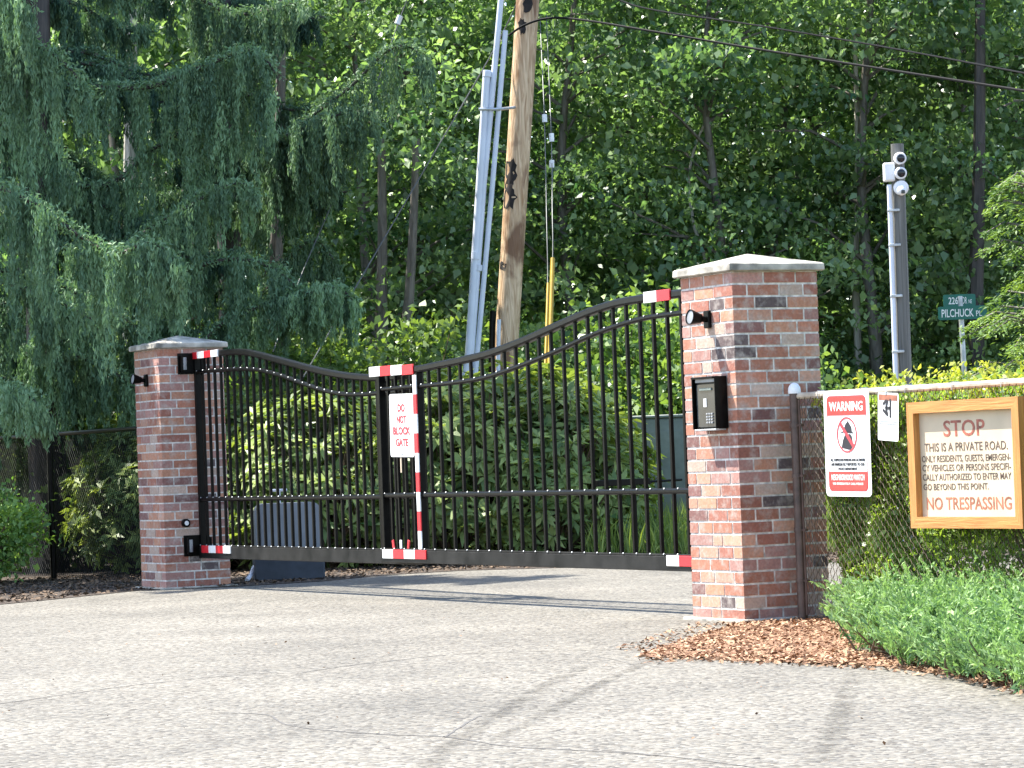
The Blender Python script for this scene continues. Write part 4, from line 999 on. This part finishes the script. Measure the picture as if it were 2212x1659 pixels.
# ------------------------------------------------------------------ cedars with hanging sprays
def drape(Q, lens, r, spread=.10, dens=20, per=80, bl=.055, tb=0.0):
    """fronds hanging from a bough Q (list of points), each a bunch of thin strands"""
    Q = np.array(Q); seg = np.linalg.norm(np.diff(Q, axis=0), axis=1); cum = np.concatenate([[0], np.cumsum(seg)]); tot = cum[-1]
    nf = int(dens * tot / 3) + 2; sf = r.random(nf) * tot; fl = .3 + .8 * r.random(nf) ** .8; ft = r.random(nf); fy = r.normal(size=nf) * spread * 1.5
    k3 = r.integers(0, nf, nf * 4); s_ = np.clip(sf[k3] + r.normal(size=len(k3)) * .03, 0, tot); ns = len(k3)
    st = np.column_stack([np.interp(s_, cum, Q[:, i]) for i in range(3)]); st[:, 1] += fy[k3]
    st += r.normal(size=(ns, 3)) * [.02, .05, .02]
    ll = np.interp(s_ / tot, np.linspace(0, 1, len(lens)), lens) * fl[k3] * (.55 + .6 * r.random(ns))
    sw = r.normal(size=(ns, 3)) * [.045, .05, 0]
    idx = np.repeat(np.arange(ns), per); f = r.random(len(idx)) ** .9
    wdt = .020 * (1 - .6 * f) + .005
    P = st[idx] + np.column_stack([sw[idx, 0] * f + r.normal(size=len(idx)) * wdt, sw[idx, 1] * f + r.normal(size=len(idx)) * wdt, -f * ll[idx]])
    D = r.normal(size=(len(idx), 3)) * .28 + [0, 0, -1]
    l = bl * (.6 + .9 * r.random(len(idx)))
    V = kites(P, D, r.normal(size=(len(idx), 3)) * [1, 1, .2], l, l * .26, .1, .1)
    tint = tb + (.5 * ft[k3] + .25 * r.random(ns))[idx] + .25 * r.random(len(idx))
    # upright tuft along the bough
    m = int(620 * tot); s2 = r.random(m) * tot; p2 = np.column_stack([np.interp(s2, cum, Q[:, i]) for i in range(3)]) + r.normal(size=(m, 3)) * [.045, .06, .03] + [0, 0, .012]
    D2 = r.normal(size=(m, 3)) * .7 + [0, 0, -.2]; V2 = kites(p2, D2, r.normal(size=(m, 3)) + [0, 0, 1], bl, bl * .35)
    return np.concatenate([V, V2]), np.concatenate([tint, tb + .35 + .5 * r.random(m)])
def cedar(label, X, Y, H, r0, seed, boughs, extra, zmin=1.6, mat="cedar"):
    r = np.random.default_rng(seed); rd = random.Random(seed)
    t = thing("cedar_tree", label, "tree", (X, Y, 0), 0, "drooping cedars"); O = np.array([X, Y, 0])
    MB().tube([(0, 0, 0), (.05, 0, H * .5), (0, 0, H)], [r0, r0 * .65, .03], 12).build("trunk", "barkdark", t, True)
    Vs, Ts = [], []; b = MB()
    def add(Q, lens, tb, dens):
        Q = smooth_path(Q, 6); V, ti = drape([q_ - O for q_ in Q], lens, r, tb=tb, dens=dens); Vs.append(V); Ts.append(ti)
        b.tube([tuple(q_ - O) for q_ in Q], [.024 * (1 - .8 * k / len(Q)) + .003 for k in range(len(Q))], 6, cap=False)
    for pts, Ys, lens in boughs:
        P = pxpath(pts, Ys); root = np.array([X, Y, P[0][2] + .35 * min(1.5, abs(P[0][0] - X) * .4)])
        if np.linalg.norm(root - P[0]) > .3: P = [root] + P; lens = [.3] + lens
        add(P, [l_ * 1.4 for l_ in lens], .15, 40)  # featured boughs tinted lighter so that they look lit
    for _ in range(extra[0]):
        z = zmin + (H - zmin - .6) * rd.random(); L_ = extra[1] * (1 - .75 * (z / H)) * rd.uniform(.7, 1.1); a = rd.uniform(*extra[2])
        d = np.array([math.cos(a), math.sin(a), 0]); p0 = np.array([X, Y, z])
        add([p0, p0 + d * L_ * .35 + [0, 0, .05], p0 + d * L_ * .7 + [0, 0, -.25 * L_ * .4], p0 + d * L_ + [0, 0, -.1 * L_]], [.25, .55, .6, .35], -.12, 26)  # background boughs tinted darker, shade painted in behind the featured ones
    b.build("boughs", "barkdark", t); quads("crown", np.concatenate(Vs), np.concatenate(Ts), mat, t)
    return t
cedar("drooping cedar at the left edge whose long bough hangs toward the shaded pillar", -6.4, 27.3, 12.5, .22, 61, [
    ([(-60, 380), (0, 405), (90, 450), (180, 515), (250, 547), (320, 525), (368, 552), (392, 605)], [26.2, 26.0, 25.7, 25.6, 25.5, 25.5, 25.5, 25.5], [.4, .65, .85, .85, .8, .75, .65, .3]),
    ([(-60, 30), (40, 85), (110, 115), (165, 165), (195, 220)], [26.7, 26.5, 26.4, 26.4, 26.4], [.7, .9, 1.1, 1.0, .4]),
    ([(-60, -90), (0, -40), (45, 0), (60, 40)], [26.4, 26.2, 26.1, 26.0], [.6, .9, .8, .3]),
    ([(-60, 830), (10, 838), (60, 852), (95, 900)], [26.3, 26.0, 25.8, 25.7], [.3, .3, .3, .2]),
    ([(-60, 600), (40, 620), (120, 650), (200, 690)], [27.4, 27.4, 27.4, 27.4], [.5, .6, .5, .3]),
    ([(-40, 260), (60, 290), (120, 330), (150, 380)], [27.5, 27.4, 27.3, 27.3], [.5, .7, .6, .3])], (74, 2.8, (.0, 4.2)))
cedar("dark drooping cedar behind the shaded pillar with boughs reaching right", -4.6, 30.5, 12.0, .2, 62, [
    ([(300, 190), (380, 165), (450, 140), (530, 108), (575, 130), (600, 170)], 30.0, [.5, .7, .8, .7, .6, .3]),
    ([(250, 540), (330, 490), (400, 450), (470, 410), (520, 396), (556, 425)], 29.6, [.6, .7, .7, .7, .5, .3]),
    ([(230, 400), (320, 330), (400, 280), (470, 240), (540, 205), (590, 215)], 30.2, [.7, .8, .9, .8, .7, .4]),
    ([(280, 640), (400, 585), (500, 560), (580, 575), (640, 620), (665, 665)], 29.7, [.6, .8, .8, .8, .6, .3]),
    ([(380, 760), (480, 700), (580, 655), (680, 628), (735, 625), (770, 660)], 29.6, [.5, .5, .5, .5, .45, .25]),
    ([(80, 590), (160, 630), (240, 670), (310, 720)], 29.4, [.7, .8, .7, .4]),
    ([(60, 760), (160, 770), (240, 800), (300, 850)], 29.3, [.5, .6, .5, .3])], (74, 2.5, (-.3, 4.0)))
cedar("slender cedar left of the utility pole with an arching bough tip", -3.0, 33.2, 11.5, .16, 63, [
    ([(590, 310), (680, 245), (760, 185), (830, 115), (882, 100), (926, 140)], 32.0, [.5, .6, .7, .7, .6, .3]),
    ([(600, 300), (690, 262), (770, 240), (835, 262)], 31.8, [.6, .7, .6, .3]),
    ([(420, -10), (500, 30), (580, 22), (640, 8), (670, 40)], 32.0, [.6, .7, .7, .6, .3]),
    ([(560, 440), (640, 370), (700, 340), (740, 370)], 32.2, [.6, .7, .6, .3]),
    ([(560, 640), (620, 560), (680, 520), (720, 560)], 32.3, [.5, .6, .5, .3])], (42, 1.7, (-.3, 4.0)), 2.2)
# bright conifer at the right edge
def hemlock():
    r = np.random.default_rng(71); X, Y = xat(2240, 30.5), 30.5; t = thing("conifer_tree", "bright green young conifer at the right edge beside the street sign", "tree", (X, Y, 0)); Vs, Ts = [], []; b = MB()
    H = 3.7; MB().tube([(0, 0, 0), (0, 0, H)], [.07, .01], 8).build("trunk", "barkdark", t, True)
    for k in range(95):
        z = .4 + (H - .5) * r.random(); L_ = .30 + .95 * (1 - z / H); a = r.random() * 6.283; d = np.array([math.cos(a), math.sin(a), 0])
        Q = np.array([[0, 0, z], d * L_ * .5 + [0, 0, z + .05], d * L_ + [0, 0, z - .15 * L_]]); b.tube([tuple(q_) for q_ in Q], [.014, .009, .003], 5, cap=False)
        m = int(230 * L_) + 40; f = r.random(m) ** .7; p = np.column_stack([np.interp(f, [0, .5, 1], Q[:, i]) for i in range(3)]); s_ = np.array([-d[1], d[0], 0])
        lat = r.normal(size=m) * .16 * (1.15 - f); p = p + s_ * lat[:, None] + np.array([0, 0, -1]) * (np.abs(lat)[:, None] * .5) + r.normal(size=(m, 3)) * .015
        D = d * .8 + s_ * np.sign(lat)[:, None] * .8 + r.normal(size=(m, 3)) * .3 + [0, 0, -.25]; l = .055 * (.6 + .8 * r.random(m))
        Vs.append(kites(p, D, r.normal(size=(m, 3)) * .4 + [0, 0, 1], l, l * .3)); Ts.append(.3 * r.random(m) + .7 * r.random())
    b.build("boughs", "bark", t); quads("crown", np.concatenate(Vs), np.concatenate(Ts), "hemlock", t)
hemlock()

# ------------------------------------------------------------------ hedge, juniper, rocks behind and before the fence
def hedge():
    t = thing("hedge", "clipped small leaved hedge with yellow new shoots behind the chain link fence", "hedge", FENCE0, RZ); r = np.random.default_rng(81)
    n = 105000; x = r.uniform(.22, 4.2, n); side = r.random(n); y = .10 + .85 * r.random(n); z = .04 + 1.16 * r.random(n)
    fr = side < .74; y[fr] = .09 + np.abs(r.normal(size=fr.sum())) * .09; tp = side > .87; z[tp] = 1.16 + r.normal(size=tp.sum()) * .05
    lump = .5 + .5 * np.sin(x * 5.1 + 1.3) * np.cos(z * 6.3 + x * 2.1) + .3 * np.sin(x * 13 + z * 9)
    hole = fr & (z < .50 + .10 * np.sin(x * 4)) & (x > .95 + .2 * np.sin(z * 9)) & (r.random(n) < .88)
    keep = ~(fr & (lump < .0) & (r.random(n) < .35)) & ~hole
    y += .16 * (1 - np.clip(lump, 0, 1)) * fr
    x, y, z, tp = x[keep], y[keep], z[keep], tp[keep]; m = len(x); C = np.column_stack([x, y, z])
    D = r.normal(size=(m, 3)) + [0, -.2, .5]; Nn = r.normal(size=(m, 3)) * .6 + [0, -.5, .6]; l = .040 * (.6 + .8 * r.random(m))
    quads("foliage", kites(C, D, Nn, l, l * .6, .15, .1), .6 * r.random(m) + .4 * np.clip(lump[keep], 0, 1), "hedge", t)
    ns = 330; sx = r.uniform(.26, 4.2, ns); sy = r.uniform(.08, .95, ns); sh = .05 + .17 * r.random(ns) ** 1.6; k = 22; idx = np.repeat(np.arange(ns), k); f = r.random(ns * k)
    C = np.column_stack([sx[idx] + r.normal(size=ns * k) * .016, sy[idx] + r.normal(size=ns * k) * .016, 1.17 + f * sh[idx]]); D = r.normal(size=(ns * k, 3)) * .7 + [0, 0, .6]; l = .034 * (.6 + .7 * r.random(ns * k))
    quads("new_shoots", kites(C, D, r.normal(size=(ns * k, 3)) * .6 + [0, -.2, .7], l, l * .6), r.random(ns * k), "hedgetop", t)
    b = MB()
    for _ in range(60):
        xx = r.uniform(.4, 4.1); b.tube([(xx, .45, 0), (xx + r.uniform(-.2, .2), r.uniform(.2, .7), .5), (xx + r.uniform(-.3, .3), r.uniform(.12, .8), 1.1)], [.010, .007, .003], 5, cap=False)
    b.build("stems", "twig", t)
hedge()
def juniper():
    r = np.random.default_rng(91); poly = [g(1818, 1362), g(1846, 1412), g(1950, 1444), g(2050, 1470), g(2180, 1502), g(2330, 1536), g(2600, 1500), g(2500, 1360), g(2212, 1352), g(1960, 1335)]
    P = scatter(poly, 3900); ctr = P.mean(0); t = thing("juniper_shrub", "spreading feathery juniper in front of the fence under the stop sign", "shrub", (ctr[0], ctr[1], 0)); k = 34; ns = len(P)
    edge = np.array([min(np.hypot(*(p - np.array(q_))) for q_ in poly) for p in P]); hgt = np.clip(.03 + .26 * edge, .04, .15) * (.40 + .65 * r.random(ns)); stray = r.random(ns) < .07
    ang = r.normal(size=ns) * .9 + math.atan2(-1, -.35); dirs = np.column_stack([np.cos(ang), np.sin(ang), .75 + .7 * r.random(ns)]); dirs = unit(dirs); L_ = (.13 + .15 * r.random(ns)) * np.where(stray, 1.6, 1.0)
    st = np.column_stack([P - ctr, hgt]); idx = np.repeat(np.arange(ns), k); f = r.random(ns * k)
    C = st[idx] + dirs[idx] * (L_[idx] * f)[:, None] + r.normal(size=(ns * k, 3)) * (.012 * (1.1 - f))[:, None]; C[:, 2] -= .05 * f ** 2
    D = dirs[idx] + r.normal(size=(ns * k, 3)) * .45; l = .034 * (.6 + .8 * r.random(ns * k))
    quads("foliage", kites(C, D, r.normal(size=(ns * k, 3)) + [0, 0, .6], l, l * .28), .55 * r.random(ns)[idx] + .45 * f, "juniper", t); b = MB()
    for i in range(0, ns, 6): b.tube([(st[i, 0] * .8, st[i, 1] * .8, .01), tuple(st[i] + [0, 0, -.02]), tuple(st[i] + dirs[i] * L_[i] * .5)], [.008, .006, .003], 4, cap=False)
    b.build("stems", "twig", t)
juniper()
def rock(px, py, q, sx, sy, sz, lab, seed):
    import bmesh
    r = np.random.default_rng(seed); x, z = hit(px, py, FENCE0, q); P = FENCE0 + q * N + x * U
    bm = bmesh.new(); bmesh.ops.create_icosphere(bm, subdivisions=3, radius=1)
    K = r.normal(size=(6, 3)); ph = r.random(6) * 6
    for v in bm.verts:
        d = 1 + .10 * sum(math.sin(1.7 * Vector(tuple(k_)).dot(v.co) + p_) for k_, p_ in zip(K, ph)) * .6; v.co = Vector((v.co.x * sx * d, v.co.y * sy * d, max(-.35, v.co.z * d) * sz))
    me = bpy.data.meshes.new("rock"); bm.to_mesh(me); bm.free(); o = obj("rock", me, "rock"); o.location = (P[0], P[1], sz * .33); o.rotation_euler = (0, 0, seed); tag(o, lab, "rock", "pale rocks under the hedge")
rock(1826, 1300, .22, .085, .10, .10, "small pale rock at the fence foot near the pillar", 3)
rock(2185, 1258, .25, .17, .13, .15, "large white rock under the hedge below the stop sign", 4)
